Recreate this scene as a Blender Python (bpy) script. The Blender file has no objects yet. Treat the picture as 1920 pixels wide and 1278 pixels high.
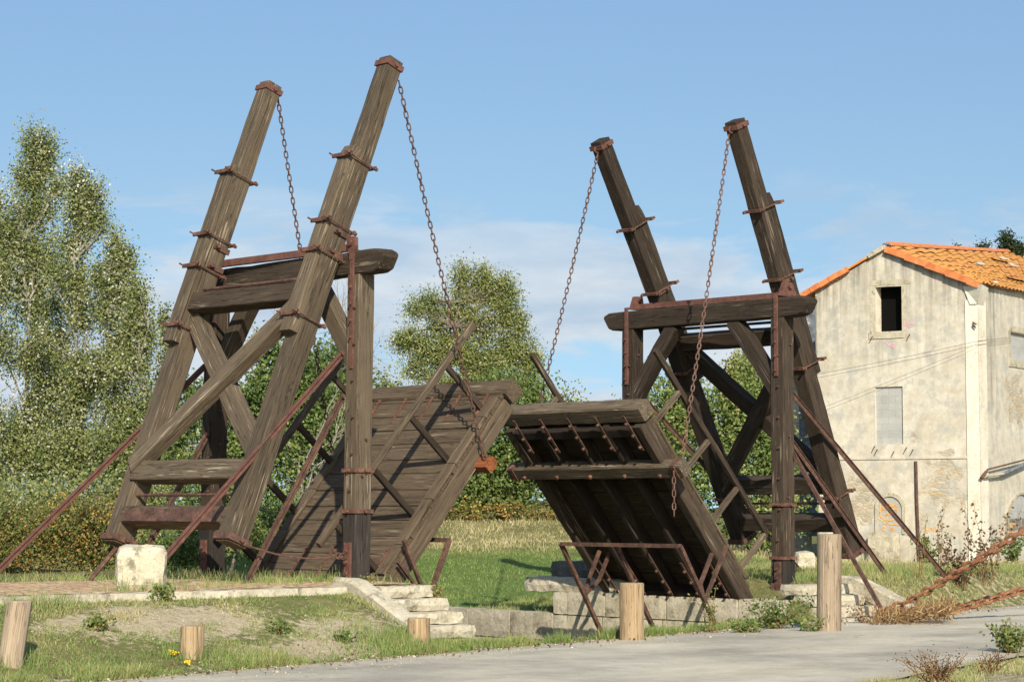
import bpy, bmesh, math, random
import numpy as np
from mathutils import Vector, noise as mnoise
R = math.radians
random.seed(7)
rng = np.random.default_rng(11)
scene = bpy.context.scene
col = scene.collection

# ------------------------------------------------------------------ camera
FPX, EYE = 4200.0, 1.08            # focal length in photo pixels, eye height above the bridge approach
PITCH = math.atan(311 / FPX)
cd = bpy.data.cameras.new('camera')
cam = bpy.data.objects.new('camera', cd); col.objects.link(cam)
cd.sensor_width = 36; cd.lens = 36 * FPX / 1920
cd.clip_start = .5; cd.clip_end = 3000
cam.location = (0, 0, EYE); cam.rotation_euler = (R(90) + PITCH, 0, 0)
scene.camera = cam

# ------------------------------------------------------------------ light, sky, exposure
SUN_EL, SUN_AZ = 30.0, 172.5       # azimuth clockwise from +Y (the way the camera looks)
sd = bpy.data.lights.new('sun', 'SUN'); sun = bpy.data.objects.new('sun', sd); col.objects.link(sun)
sd.energy = 5.0; sd.angle = R(.53); sd.color = (1, .905, .745)
sv = Vector((math.sin(R(SUN_AZ)) * math.cos(R(SUN_EL)), math.cos(R(SUN_AZ)) * math.cos(R(SUN_EL)), math.sin(R(SUN_EL))))
sun.rotation_euler = sv.to_track_quat('Z', 'Y').to_euler()
sun.location = (0, -20, 40)
scene.view_settings.view_transform = 'Standard'
scene.view_settings.look = 'None'
scene.view_settings.exposure = 0.5
scene.view_settings.gamma = 1.0


def N(nt, kind, inputs=None, **props):
    n = nt.nodes.new(kind)
    for k, v in props.items(): setattr(n, k, v)
    for k, v in (inputs or {}).items():
        s = n.inputs[k]
        if isinstance(v, bpy.types.NodeSocket): nt.links.new(v, s)
        else: s.default_value = v
    return n


def M2(nt, op, a, b=0.0, clamp=False):
    return N(nt, 'ShaderNodeMath', {0: a, 1: b}, operation=op, use_clamp=clamp).outputs[0]


def ramp(nt, fac, stops, interp='LINEAR'):
    r = N(nt, 'ShaderNodeValToRGB', {0: fac}); cr = r.color_ramp; cr.interpolation = interp
    while len(cr.elements) < len(stops): cr.elements.new(.5)
    for e, (p, c) in zip(cr.elements, stops):
        e.position = p; e.color = (c, c, c, 1) if isinstance(c, (int, float)) else (*c, 1)
    return r.outputs[0]


def mix(nt, fac, a, b, blend='MIX'):
    m = N(nt, 'ShaderNodeMix', data_type='RGBA', blend_type=blend)
    for i, v in ((0, fac), (6, a), (7, b)):
        if isinstance(v, bpy.types.NodeSocket): nt.links.new(v, m.inputs[i])
        else: m.inputs[i].default_value = v if i == 0 else (*v, 1)
    return m.outputs[2]


def nz(nt, vec, scale, detail=4, rough=.55, dist=0):
    n = N(nt, 'ShaderNodeTexNoise', {'Scale': scale, 'Detail': detail, 'Roughness': rough, 'Distortion': dist})
    if vec is not None: nt.links.new(vec, n.inputs['Vector'])
    return n.outputs[0]


def vmap(nt, vec, scale=(1, 1, 1), loc=(0, 0, 0)):
    return N(nt, 'ShaderNodeMapping', {'Vector': vec, 'Scale': scale, 'Location': loc}).outputs[0]


world = bpy.data.worlds.new('World'); scene.world = world; world.use_nodes = True
nt = world.node_tree; nt.nodes.clear()
tc = N(nt, 'ShaderNodeTexCoord').outputs['Generated']
# the sky is read at a steeper angle than the view: clear dry air, deep blue down to the tree tops
skyv = N(nt, 'ShaderNodeVectorMath', {0: N(nt, 'ShaderNodeVectorMath', {0: tc, 1: (1, 1, 1.3)}, operation='MULTIPLY').outputs[0], 1: (0, 0, .30)}, operation='ADD').outputs[0]
skyv = N(nt, 'ShaderNodeVectorMath', {0: skyv}, operation='NORMALIZE').outputs[0]
sky = N(nt, 'ShaderNodeTexSky', {'Vector': skyv}, sky_type='NISHITA', sun_disc=False, sun_elevation=R(SUN_EL), sun_rotation=R(SUN_AZ),
        altitude=100, air_density=1.2, dust_density=1.3, ozone_density=1.2)
sep = N(nt, 'ShaderNodeSeparateXYZ', {0: tc})
cvec = N(nt, 'ShaderNodeCombineXYZ', {0: M2(nt, 'MULTIPLY', sep.outputs[0], 1.0), 1: M2(nt, 'MULTIPLY', sep.outputs[1], 1.0), 2: M2(nt, 'MULTIPLY', sep.outputs[2], 3.6)}).outputs[0]
cv = vmap(nt, cvec, loc=(.37, .2, .12))
cn = nz(nt, cv, 9, 8, .60, .35)
elev = sep.outputs[2]
band = M2(nt, 'MULTIPLY', ramp(nt, M2(nt, 'MULTIPLY', elev, 5), [(.05, .3), (.22, 1), (.5, .92), (.63, .55), (.76, .0)]), 1)
cm = M2(nt, 'SUBTRACT', M2(nt, 'ADD', cn, M2(nt, 'MULTIPLY', band, .27)), .585)
cm = M2(nt, 'MULTIPLY', cm, 8.0, True)
cm = M2(nt, 'MULTIPLY', cm, M2(nt, 'MULTIPLY', band, .85), True)
ccol = ramp(nt, nz(nt, cv, 15, 5), [(.38, (2.5, 2.95, 3.5)), (.60, (3.7, 3.85, 4.0))])
skyc = mix(nt, 1, sky.outputs[0], ramp(nt, M2(nt, 'MULTIPLY', elev, 4), [(.1, (1.02, 1.05, .90)), (.55, (1.0, 1.045, .945)), (.95, (.955, 1.04, 1.04))]), 'MULTIPLY')
final = mix(nt, cm, skyc, ccol)
bg = N(nt, 'ShaderNodeBackground', {'Color': final, 'Strength': .147})
N(nt, 'ShaderNodeOutputWorld', {0: bg.outputs[0]})

# ------------------------------------------------------------------ photogrammetry: pixels of the photo to surveyed planes
TH = R(42)
EX = np.array([math.cos(TH), math.sin(TH), 0]); EY = np.array([-math.sin(TH), math.cos(TH), 0]); EZ = np.array([0, 0, 1.])
EYEP = np.array([0, 0, EYE])
O = np.array([-2.221, 32.0, 0])     # foot of the near post of the portal by the wheel stone; a runs along the bridge, b across it


def W(a, b, z): return O + a * EX + b * EY + np.array([0, 0, z])


def ray(u, v):
    x = (u - 960) / FPX; y = (639 - v) / FPX
    return np.array([x, math.cos(PITCH) - y * math.sin(PITCH), math.sin(PITCH) + y * math.cos(PITCH)])


def at(u, v, d): r = ray(u, v); return EYEP + r * (d / r[1])
def onz(u, v, z): r = ray(u, v); return EYEP + r * ((z - EYE) / r[2])


def onplane(u, v, p, n):
    r = ray(u, v); return EYEP + r * (((p - EYEP) @ n) / (r @ n))


def onb(u, v, b): return onplane(u, v, W(0, b, 0), EY)
def tob(p): q = np.array(p) - O; return np.array([q @ EX, q @ EY, q[2]])
def unit(v): v = np.array(v, float); return v / np.linalg.norm(v)
def smooth(x): x = np.clip(x, 0, 1); return x * x * (3 - 2 * x)


# ------------------------------------------------------------------ mesh builder
class MB:
    def __init__(s): s.v, s.f, s.g, s.c = [], [], [], []

    def add(s, verts, faces, gc=None, c=None):
        o = len(s.v); s.v += [tuple(map(float, p)) for p in verts]
        s.f += [tuple(i + o for i in f) for f in faces]
        s.g += [tuple(map(float, p)) for p in (gc if gc is not None else verts)]
        s.c += list(c) if c is not None else [0.0] * len(verts)

    def timber(s, pts, side, w, h, ch=.02, wob=.007, seg=.18, ends=.0, taper=None):
        """a hewn timber along a polyline: w along side, h across; chamfered, slightly uneven"""
        pts = [np.array(p, float) for p in pts]; side = np.array(side, float)
        L = [0]
        for a, b in zip(pts, pts[1:]): L.append(L[-1] + np.linalg.norm(b - a))
        n = max(2, int(L[-1] / seg)); ro = random.uniform(0, 60); so = random.uniform(0, 60)
        V, G = [], []
        for i in range(n + 1):
            t = L[-1] * i / n
            k = next((j for j in range(len(L) - 1) if t <= L[j + 1] + 1e-9), len(L) - 2)
            q = (t - L[k]) / max(1e-9, L[k + 1] - L[k]); p = pts[k] + (pts[k + 1] - pts[k]) * q
            d = unit(pts[k + 1] - pts[k]); sd_ = unit(side - d * (side @ d)); nn = np.cross(d, sd_)
            m = 1 if taper is None else taper[0] + (taper[1] - taper[0]) * i / n
            hw, hh = w / 2 * m, h / 2 * m
            c0 = ch
            e = ends if i in (0, n) else 0
            for j, (x, y) in enumerate(((-hw + c0, -hh), (hw - c0, -hh), (hw, -hh + c0), (hw, hh - c0), (hw - c0, hh), (-hw + c0, hh), (-hw, hh - c0), (-hw, -hh + c0))):
                x *= 1 - e; y *= 1 - e
                a1 = mnoise.noise((t * 1.7 + ro, j * 1.3, so)) * wob + mnoise.noise((t * 6 + ro, j * 2.1, so + 9)) * wob * .6
                a2 = mnoise.noise((t * 1.7 + ro, j * 1.3, so + 20)) * wob
                V.append(p + sd_ * (x + a1) + nn * (y + a2)); G.append((t + ro, x + so, y + so * .7))
        F = []
        for i in range(n):
            for j in range(8):
                k = (j + 1) % 8; F.append((i * 8 + j, i * 8 + k, i * 8 + 8 + k, i * 8 + 8 + j))
        F.append(tuple(range(7, -1, -1))); F.append(tuple(n * 8 + j for j in range(8)))
        s.add(V, F, G)

    def bar(s, p0, p1, w, h, side=None, off=None):
        p0 = np.array(p0, float); p1 = np.array(p1, float); d = unit(p1 - p0)
        if side is None: side = (0, 0, 1) if abs(d[2]) < .8 else EX
        sd_ = np.array(side, float); sd_ = unit(sd_ - d * (sd_ @ d)); nn = np.cross(d, sd_)
        L = np.linalg.norm(p1 - p0); V, G = [], []; r0 = random.uniform(0, 50)
        for p, t in ((p0, 0), (p1, L)):
            for x, y in ((-w / 2, -h / 2), (w / 2, -h / 2), (w / 2, h / 2), (-w / 2, h / 2)):
                V.append(p + sd_ * x + nn * y); G.append((t + r0, x + r0, y))
        s.add(V, [(0, 1, 5, 4), (1, 2, 6, 5), (2, 3, 7, 6), (3, 0, 4, 7), (3, 2, 1, 0), (4, 5, 6, 7)], G)

    def tube(s, pts, r, n=6, r1=None, cap=True):
        pts = [np.array(p, float) for p in pts]; V, F, G = [], [], []; t = 0; r0 = random.uniform(0, 50)
        up = None
        for i, p in enumerate(pts):
            d = unit((pts[min(i + 1, len(pts) - 1)] - pts[max(i - 1, 0)]))
            if up is None: up = np.array((0, 0, 1.)) if abs(d[2]) < .9 else np.array((1., 0, 0))
            x = unit(np.cross(d, up)); y = np.cross(x, d); up = y
            rr = r if r1 is None else r + (r1 - r) * i / (len(pts) - 1)
            if i: t += np.linalg.norm(p - pts[i - 1])
            for k in range(n):
                a = 2 * math.pi * k / n; V.append(p + x * math.cos(a) * rr + y * math.sin(a) * rr); G.append((t + r0, math.cos(a) * rr + r0, math.sin(a) * rr))
        for i in range(len(pts) - 1):
            for k in range(n): F.append((i * n + k, i * n + (k + 1) % n, i * n + n + (k + 1) % n, i * n + n + k))
        if cap: F += [tuple(range(n - 1, -1, -1)), tuple((len(pts) - 1) * n + k for k in range(n))]
        s.add(V, F, G)

    def prism(s, poly, d, c=None):
        """polygon of points extruded by vector d"""
        P = [np.array(p, float) for p in poly]; d = np.array(d, float); n = len(P); r0 = random.uniform(0, 50)
        V = P + [p + d for p in P]
        F = [tuple(range(n - 1, -1, -1)), tuple(range(n, 2 * n))] + [(i, (i + 1) % n, n + (i + 1) % n, n + i) for i in range(n)]
        s.add(V, F, [v + r0 for v in V], c)

    def bolt(s, p, n, r=.03, l=.04):
        n = unit(n); x = unit(np.cross(n, (0, 0, 1) if abs(n[2]) < .9 else (1, 0, 0))); y = np.cross(n, x)
        s.prism([np.array(p) + (x * math.cos(k * math.pi / 3) + y * math.sin(k * math.pi / 3)) * r for k in range(6)], n * l)

    def block(s, c, ex, ey, ez, dims, rnd=.015, sub=3, seed=None):
        """a worn stone block: grid box with softened edges and uneven faces; c is the middle of its foot"""
        c = np.array(c, float); ex, ey, ez = map(np.array, (ex, ey, ez)); dx, dy, dz = dims; ro = random.uniform(0, 80)
        nx = max(2, int(dx / .12)); ny = max(2, int(dy / .12)); nzz = max(2, int(dz / .12)); idx = {}; V, F = [], []

        def vid(i, j, k):
            key = (i, j, k)
            if key not in idx:
                p = np.array([dx * (i / nx - .5), dy * (j / ny - .5), dz * (k / nzz)])
                ext = (i in (0, nx)) + (j in (0, ny)) + (k in (0, nzz))
                m = np.array([dx * .0, dy * .0, dz / 2]); q = p - m
                if ext >= 2: q = q * (1 - rnd * (ext - 1) / max(.05, np.linalg.norm(q)) * 1.2)
                p = q + m + np.array([mnoise.noise((i * .7 + ro, j * .7, k * .7 + a * 9)) for a in range(3)]) * rnd
                idx[key] = len(V); V.append(p)
            return idx[key]
        for i in range(nx):
            for j in range(ny):
                F.append((vid(i, j, 0), vid(i, j + 1, 0), vid(i + 1, j + 1, 0), vid(i + 1, j, 0)))
                F.append((vid(i, j, nzz), vid(i + 1, j, nzz), vid(i + 1, j + 1, nzz), vid(i, j + 1, nzz)))
        for i in range(nx):
            for k in range(nzz):
                F.append((vid(i, 0, k), vid(i + 1, 0, k), vid(i + 1, 0, k + 1), vid(i, 0, k + 1)))
                F.append((vid(i, ny, k), vid(i, ny, k + 1), vid(i + 1, ny, k + 1), vid(i + 1, ny, k)))
        for j in range(ny):
            for k in range(nzz):
                F.append((vid(0, j, k), vid(0, j, k + 1), vid(0, j + 1, k + 1), vid(0, j + 1, k)))
                F.append((vid(nx, j, k), vid(nx, j + 1, k), vid(nx, j + 1, k + 1), vid(nx, j, k + 1)))
        s.add([c + ex * p[0] + ey * p[1] + ez * p[2] for p in V], F, [p + ro for p in V])

    def build(s, name, mat, parent=None, org=None, smooth_=False):
        o3 = np.array(parent['_o']) if parent is not None else np.array(org if org is not None else (0, 0, 0), float)
        me = bpy.data.meshes.new(name)
        me.from_pydata([(v[0] - o3[0], v[1] - o3[1], v[2] - o3[2]) for v in s.v], [], s.f); me.update()
        bm = bmesh.new(); bm.from_mesh(me); bmesh.ops.recalc_face_normals(bm, faces=bm.faces); bm.to_mesh(me); bm.free()
        at_ = me.attributes.new('gc', 'FLOAT_VECTOR', 'POINT'); at_.data.foreach_set('vector', np.array(s.g, 'f').ravel())
        if any(s.c):
            ac = me.attributes.new('lc', 'FLOAT', 'POINT'); ac.data.foreach_set('value', np.array(s.c, 'f'))
        me.materials.append(mat)
        if smooth_: me.polygons.foreach_set('use_smooth', [True] * len(me.polygons))
        o = bpy.data.objects.new(name, me); col.objects.link(o)
        if parent is not None: o.parent = parent; o['_o'] = tuple(o3)
        else: o.location = tuple(o3); o['_o'] = tuple(o3)
        return o


def thing(name, org, label, cat, group=None):
    o = bpy.data.objects.new(name, None); col.objects.link(o); o.location = tuple(map(float, org)); o.empty_display_size = .3
    o['_o'] = tuple(map(float, org)); o['label'] = label; o['category'] = cat
    if group: o['group'] = group
    return o


def tag(o, label, cat, group=None):
    o['label'] = label; o['category'] = cat
    if group: o['group'] = group
    return o


def rawmesh(name, V, F, mat, parent=None, org=(0, 0, 0), attrs=None, smooth_=False):
    """fast mesh from numpy arrays; F is (n,3) or (n,4)"""
    o3 = np.array(parent['_o']) if parent is not None else np.array(org, float)
    V = np.asarray(V, 'f') - o3.astype('f'); F = np.asarray(F, 'i'); k = F.shape[1]
    me = bpy.data.meshes.new(name); me.vertices.add(len(V)); me.vertices.foreach_set('co', V.ravel())
    me.loops.add(F.size); me.loops.foreach_set('vertex_index', F.ravel())
    me.polygons.add(len(F)); me.polygons.foreach_set('loop_start', np.arange(0, F.size, k, dtype='i')); me.polygons.foreach_set('loop_total', np.full(len(F), k, 'i'))
    for nm, arr in (attrs or {}).items():
        if np.ndim(arr) == 2:
            a = me.attributes.new(nm, 'FLOAT_VECTOR', 'POINT'); a.data.foreach_set('vector', np.asarray(arr, 'f').ravel())
        else:
            a = me.attributes.new(nm, 'FLOAT', 'POINT'); a.data.foreach_set('value', np.asarray(arr, 'f'))
    if smooth_: me.polygons.foreach_set('use_smooth', np.ones(len(F), bool))
    me.update(calc_edges=True); me.validate(); me.materials.append(mat)
    o = bpy.data.objects.new(name, me); col.objects.link(o)
    if parent is not None: o.parent = parent
    else: o.location = tuple(o3)
    o['_o'] = tuple(map(float, o3))
    return o


# ------------------------------------------------------------------ materials
def newmat(name):
    m = bpy.data.materials.new(name); m.use_nodes = True; nt = m.node_tree; nt.nodes.clear()
    out = N(nt, 'ShaderNodeOutputMaterial'); b = N(nt, 'ShaderNodeBsdfPrincipled', {'Roughness': .85})
    nt.links.new(b.outputs[0], out.inputs[0]); return m, nt, b


def bump(nt, b, h, strength=.5, dist=.02):
    n = N(nt, 'ShaderNodeBump', {'Height': h, 'Strength': strength, 'Distance': dist}); nt.links.new(n.outputs[0], b.inputs['Normal'])


def att(nt, nm): return N(nt, 'ShaderNodeAttribute', attribute_name=nm)


def wood_mat(name, dark, mid, light, fleck, scale=1.0, rough=.88):
    m, nt, b = newmat(name); g = att(nt, 'gc').outputs['Vector']
    grain = nz(nt, vmap(nt, g, (.7 * scale, 48 * scale, 48 * scale)), 1.0, 6, .62, .15)
    fine = nz(nt, vmap(nt, g, (3 * scale, 90 * scale, 90 * scale)), 1.0, 3, .6)
    blot = nz(nt, vmap(nt, g, (1.0, 3.2, 3.2)), 1.0, 4, .6)
    med = nz(nt, vmap(nt, g, (4.0, 9, 9), (2, 6, 9)), 1.0, 6, .7)
    c = ramp(nt, M2(nt, 'ADD', M2(nt, 'ADD', M2(nt, 'MULTIPLY', grain, .36), M2(nt, 'MULTIPLY', med, .26)), M2(nt, 'MULTIPLY', blot, .38)), [(.26, dark), (.48, mid), (.72, light)])
    c = mix(nt, M2(nt, 'MULTIPLY', fine, .55), c, mix(nt, 1, c, (.55, .52, .5), 'MULTIPLY'))
    # pale streaks where old surface has weathered off, in patches
    st = nz(nt, vmap(nt, g, (1.6 * scale, 34 * scale, 34 * scale), (7, 3, 5)), 1.0, 4, .55, .4)
    pm = nz(nt, vmap(nt, g, (.8, 2.2, 2.2), (3, 8, 1)), 1.0, 3, .5)
    sm = M2(nt, 'MULTIPLY', ramp(nt, st, [(.585, 0), (.66, 1)]), ramp(nt, pm, [(.44, 0), (.60, .8)]))
    c = mix(nt, sm, c, fleck)
    # drying cracks
    ck = nz(nt, vmap(nt, g, (.55 * scale, 15 * scale, 15 * scale), (11, 2, 4)), 1.0, 5, .5, .6)
    cr = ramp(nt, ck, [(.485, 0), (.497, 1), (.503, 1), (.515, 0)])
    c = mix(nt, M2(nt, 'MULTIPLY', cr, .7), c, (dark[0] * .3, dark[1] * .3, dark[2] * .3))
    oi = N(nt, 'ShaderNodeObjectInfo').outputs['Random']
    c = mix(nt, 1, c, ramp(nt, oi, [(0, (.72, .675, .62)), (.5, (1.06, 1.0, .93)), (1, (1.30, 1.23, 1.13))]), 'MULTIPLY')
    nt.links.new(c, b.inputs['Base Color']); b.inputs['Roughness'].default_value = rough
    b.inputs['Specular IOR Level'].default_value = .25
    hh = M2(nt, 'SUBTRACT', M2(nt, 'ADD', grain, M2(nt, 'MULTIPLY', fine, .4)), M2(nt, 'MULTIPLY', cr, 1.2))
    bump(nt, b, hh, .6, .010)
    return m


M = {}
M['oak'] = wood_mat('weathered_oak', (.043, .035, .026), (.096, .078, .056), (.145, .122, .091), (.33, .295, .235))
M['tar'] = wood_mat('tarred_oak', (.017, .013, .010), (.041, .031, .023), (.072, .056, .041), (.19, .165, .13))
M['plank'] = wood_mat('deck_plank', (.040, .031, .022), (.080, .062, .043), (.120, .096, .069), (.20, .17, .13))
M['shoe'] = wood_mat('charred_oak', (.012, .011, .010), (.030, .027, .025), (.055, .050, .046), (.10, .095, .09))
M['under'] = wood_mat('shade_dark_girder', (.012, .009, .007), (.024, .018, .014), (.045, .035, .026), (.10, .08, .06))  # timber darkened to near black to carry the shade beneath the leaf
M['rail'] = wood_mat('rail_timber', (.05, .038, .027), (.105, .083, .06), (.16, .13, .10), (.3, .26, .2))
M['log'] = wood_mat('fresh_log', (.15, .10, .055), (.33, .25, .155), (.45, .365, .25), (.55, .48, .38), 1.3)
M['greylog'] = wood_mat('grey_log', (.15, .11, .075), (.33, .27, .20), (.48, .42, .335), (.6, .55, .47), 1.3)
M['orangelog'] = wood_mat('rusty_block', (.085, .030, .012), (.19, .066, .026), (.28, .11, .045), (.34, .18, .1))


def rust_mat(name, a, b_, c_, metal=0):
    m, nt, b = newmat(name); g = att(nt, 'gc').outputs['Vector']
    n1 = nz(nt, g, 7, 6, .65); n2 = nz(nt, g, 45, 4, .6)
    c = ramp(nt, M2(nt, 'ADD', M2(nt, 'MULTIPLY', n1, .6), M2(nt, 'MULTIPLY', n2, .4)), [(.34, a), (.5, b_), (.66, c_)])
    nt.links.new(c, b.inputs['Base Color']); b.inputs['Roughness'].default_value = .8
    b.inputs['Specular IOR Level'].default_value = .3
    bump(nt, b, n2, .35, .006); return m


M['rust'] = rust_mat('red_rust', (.055, .026, .020), (.108, .048, .036), (.165, .078, .058))
M['drust'] = rust_mat('brown_rust', (.025, .016, .013), (.078, .042, .031), (.17, .092, .062))
M['orust'] = rust_mat('orange_rust', (.08, .033, .017), (.20, .085, .042), (.33, .17, .095))
M['crust'] = rust_mat('chain_rust', (.055, .030, .022), (.12, .066, .048), (.20, .125, .095))
M['strap'] = rust_mat('strap_rust', (.032, .019, .015), (.100, .048, .034), (.25, .12, .072))


def stone_mat(name, a, b_, c_, moss, sc=1.0, mossamt=.5):
    m, nt, b = newmat(name); g = att(nt, 'gc').outputs['Vector']
    n1 = nz(nt, g, 2.5 * sc, 6, .6); n2 = nz(nt, g, 22 * sc, 5, .65); n3 = nz(nt, vmap(nt, g, loc=(5, 9, 2)), 4 * sc, 5, .7)
    c = ramp(nt, M2(nt, 'ADD', M2(nt, 'MULTIPLY', n1, .55), M2(nt, 'MULTIPLY', n2, .45)), [(.33, a), (.5, b_), (.66, c_)])
    c = mix(nt, M2(nt, 'MULTIPLY', ramp(nt, n3, [(.54, 0), (.66, 1)]), mossamt), c, moss)
    pit = ramp(nt, nz(nt, g, 38 * sc, 2, .5), [(.26, 1), (.34, 0)])
    c = mix(nt, M2(nt, 'MULTIPLY', pit, .5), c, (a[0] * .5, a[1] * .5, a[2] * .5))
    nt.links.new(c, b.inputs['Base Color']); b.inputs['Roughness'].default_value = .92; b.inputs['Specular IOR Level'].default_value = .2
    bump(nt, b, M2(nt, 'SUBTRACT', M2(nt, 'ADD', n2, n1), pit), .7, .02); return m


M['stone'] = stone_mat('pale_limestone', (.27, .235, .165), (.41, .37, .28), (.52, .475, .375), (.16, .145, .10), 1, .85)
M['wstone'] = stone_mat('worn_wheel_stone', (.30, .265, .185), (.46, .415, .31), (.55, .505, .39), (.15, .14, .10), 1.2, .85)
M['wallstone'] = stone_mat('canal_wall_stone', (.19, .165, .12), (.33, .295, .225), (.47, .43, .34), (.12, .105, .07), .8, .7)
M['darkstone'] = stone_mat('dark_stone', (.07, .07, .065), (.12, .115, .10), (.20, .19, .165), (.06, .06, .04), 1, .5)


def leaf_mat(name, stops, trans=.30, rough=.55):
    m, nt, b = newmat(name); lc = att(nt, 'lc').outputs['Fac']
    c = ramp(nt, lc, stops); nt.links.new(c, b.inputs['Base Color']); b.inputs['Roughness'].default_value = rough; b.inputs['Specular IOR Level'].default_value = .28
    t = N(nt, 'ShaderNodeBsdfTranslucent', {'Color': c}); ms = N(nt, 'ShaderNodeMixShader', {0: trans, 1: b.outputs[0], 2: t.outputs[0]})
    out = next(n for n in nt.nodes if n.type == 'OUTPUT_MATERIAL'); nt.links.new(ms.outputs[0], out.inputs[0]); return m


M['poplar'] = leaf_mat('poplar_leaf', [(0, (.055, .082, .024)), (.33, (.160, .198, .060)), (.60, (.275, .295, .105)), (.80, (.36, .35, .16)), (.88, (.49, .51, .44)), (1, (.64, .66, .60))], .38)
M['ivy'] = leaf_mat('ivy_leaf', [(0, (.036, .062, .017)), (.5, (.105, .160, .038)), (.85, (.19, .24, .065)), (1, (.30, .31, .11))])
M['ash'] = leaf_mat('ash_leaf', [(0, (.070, .105, .030)), (.5, (.205, .245, .070)), (.75, (.33, .33, .11)), (.88, (.42, .39, .17)), (1, (.58, .57, .46))], .38)
M['yellow'] = leaf_mat('yellowing_leaf', [(0, (.075, .10, .02)), (.5, (.19, .205, .045)), (1, (.36, .33, .09))])
M['evergreen'] = leaf_mat('dark_oak_leaf', [(0, (.014, .024, .010)), (.6, (.035, .055, .02)), (1, (.075, .10, .04))])
M['bramble'] = leaf_mat('autumn_leaf', [(0, (.035, .06, .016)), (.35, (.105, .135, .034)), (.6, (.20, .185, .05)), (.76, (.28, .17, .05)), (.92, (.31, .12, .045)), (1, (.48, .36, .07))])
M['dryleaf'] = leaf_mat('dry_leaf', [(0, (.05, .03, .018)), (.5, (.11, .065, .035)), (1, (.22, .14, .075))], .2)
M['straw'] = leaf_mat('dry_stalk', [(0, (.13, .075, .03)), (.5, (.27, .16, .07)), (1, (.42, .30, .15))], .2)
M['flower'] = leaf_mat('yellow_flower', [(0, (.6, .42, .02)), (1, (.75, .55, .05))], .2)
M['grass'] = leaf_mat('grass_blade', [(0, (.082, .152, .030)), (.4, (.205, .272, .080)), (.7, (.33, .305, .125)), (1, (.54, .47, .28))], .25)


def bark_mat(name, a, b_, c_):
    m, nt, b = newmat(name); g = att(nt, 'gc').outputs['Vector']
    n1 = nz(nt, vmap(nt, g, (6, 14, 14)), 1, 5, .65)
    nt.links.new(ramp(nt, n1, [(.35, a), (.5, b_), (.68, c_)]), b.inputs['Base Color']); b.inputs['Roughness'].default_value = .9; bump(nt, b, n1, .5, .02); return m


M['wbark'] = bark_mat('pale_poplar_bark', (.10, .095, .07), (.21, .20, .165), (.34, .325, .28))
M['bark'] = bark_mat('grey_bark', (.05, .04, .03), (.12, .10, .08), (.22, .19, .15))
M['twig'] = bark_mat('bleached_twig', (.12, .10, .075), (.25, .22, .17), (.38, .34, .28))

m, nt, b = newmat('cable_black'); b.inputs['Base Color'].default_value = (.02, .02, .02, 1); M['cable'] = m
m, nt, b = newmat('void_shade_black'); b.inputs['Base Color'].default_value = (.006, .006, .006, 1); b.inputs['Specular IOR Level'].default_value = 0; M['void_shade'] = m  # near-black colour stands in for the shade of an unlit room
m, nt, b = newmat('orange_paint'); g = att(nt, 'gc').outputs['Vector']
nt.links.new(ramp(nt, nz(nt, g, 8, 4), [(.35, (.62, .42, .16)), (.6, (.60, .27, .05))]), b.inputs['Base Color']); M['opaint'] = m
m, nt, b = newmat('pink_paint'); b.inputs['Base Color'].default_value = (.62, .36, .42, 1); M['ppaint'] = m

# ground: dry earth, worn turf
m, nt, b = newmat('ground_earth'); pos = N(nt, 'ShaderNodeNewGeometry').outputs['Position']
bare = att(nt, 'lc').outputs['Fac']
n1 = nz(nt, pos, .9, 6, .6); n2 = nz(nt, pos, 9, 6, .65); n3 = nz(nt, pos, 60, 4, .6)
turf = ramp(nt, M2(nt, 'ADD', M2(nt, 'MULTIPLY', n1, .5), M2(nt, 'MULTIPLY', n2, .5)), [(.33, (.085, .095, .036)), (.5, (.165, .155, .065)), (.66, (.27, .225, .115))])
sand = ramp(nt, M2(nt, 'ADD', M2(nt, 'MULTIPLY', n2, .5), M2(nt, 'MULTIPLY', n3, .5)), [(.34, (.27, .215, .135)), (.5, (.40, .335, .225)), (.66, (.50, .43, .31))])
grn = att(nt, 'grn').outputs['Fac']; turf = mix(nt, grn, turf, ramp(nt, n2, [(.35, (.07, .12, .028)), (.65, (.15, .21, .06))]))
bm_ = ramp(nt, M2(nt, 'ADD', bare, M2(nt, 'MULTIPLY', M2(nt, 'SUBTRACT', n2, .5), 1.6)), [(.38, 0), (.62, 1)])
nt.links.new(mix(nt, bm_, turf, sand), b.inputs['Base Color']); b.inputs['Roughness'].default_value = .95; b.inputs['Specular IOR Level'].default_value = .1
bump(nt, b, M2(nt, 'ADD', n2, M2(nt, 'MULTIPLY', n3, .5)), .9, .05); M['ground'] = m

# road: old pale asphalt with wheel-polished bands, grit towards the edges
m, nt, b = newmat('road_asphalt'); pos = N(nt, 'ShaderNodeNewGeometry').outputs['Position']
ed = att(nt, 'lc').outputs['Fac']; g = att(nt, 'gc').outputs['Vector']
n1 = nz(nt, vmap(nt, g, (.35, 1.1, 1)), .8, 5, .6); n2 = nz(nt, pos, 4, 7, .75); n3 = nz(nt, pos, 48, 3, .75)
c = ramp(nt, M2(nt, 'ADD', M2(nt, 'MULTIPLY', n1, .4), M2(nt, 'ADD', M2(nt, 'MULTIPLY', n2, .3), M2(nt, 'MULTIPLY', n3, .3))), [(.36, (.29, .265, .205)), (.5, (.43, .392, .312)), (.64, (.56, .515, .42))])
c = mix(nt, 1, c, ramp(nt, nz(nt, pos, .45, 5, .65), [(.36, (.74, .74, .75)), (.5, (.95, .95, .95)), (.64, (1.08, 1.06, 1.02))]), 'MULTIPLY')
gr = ramp(nt, M2(nt, 'ADD', ed, M2(nt, 'MULTIPLY', M2(nt, 'SUBTRACT', n2, .5), .9)), [(.5, 0), (.85, 1)])
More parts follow.
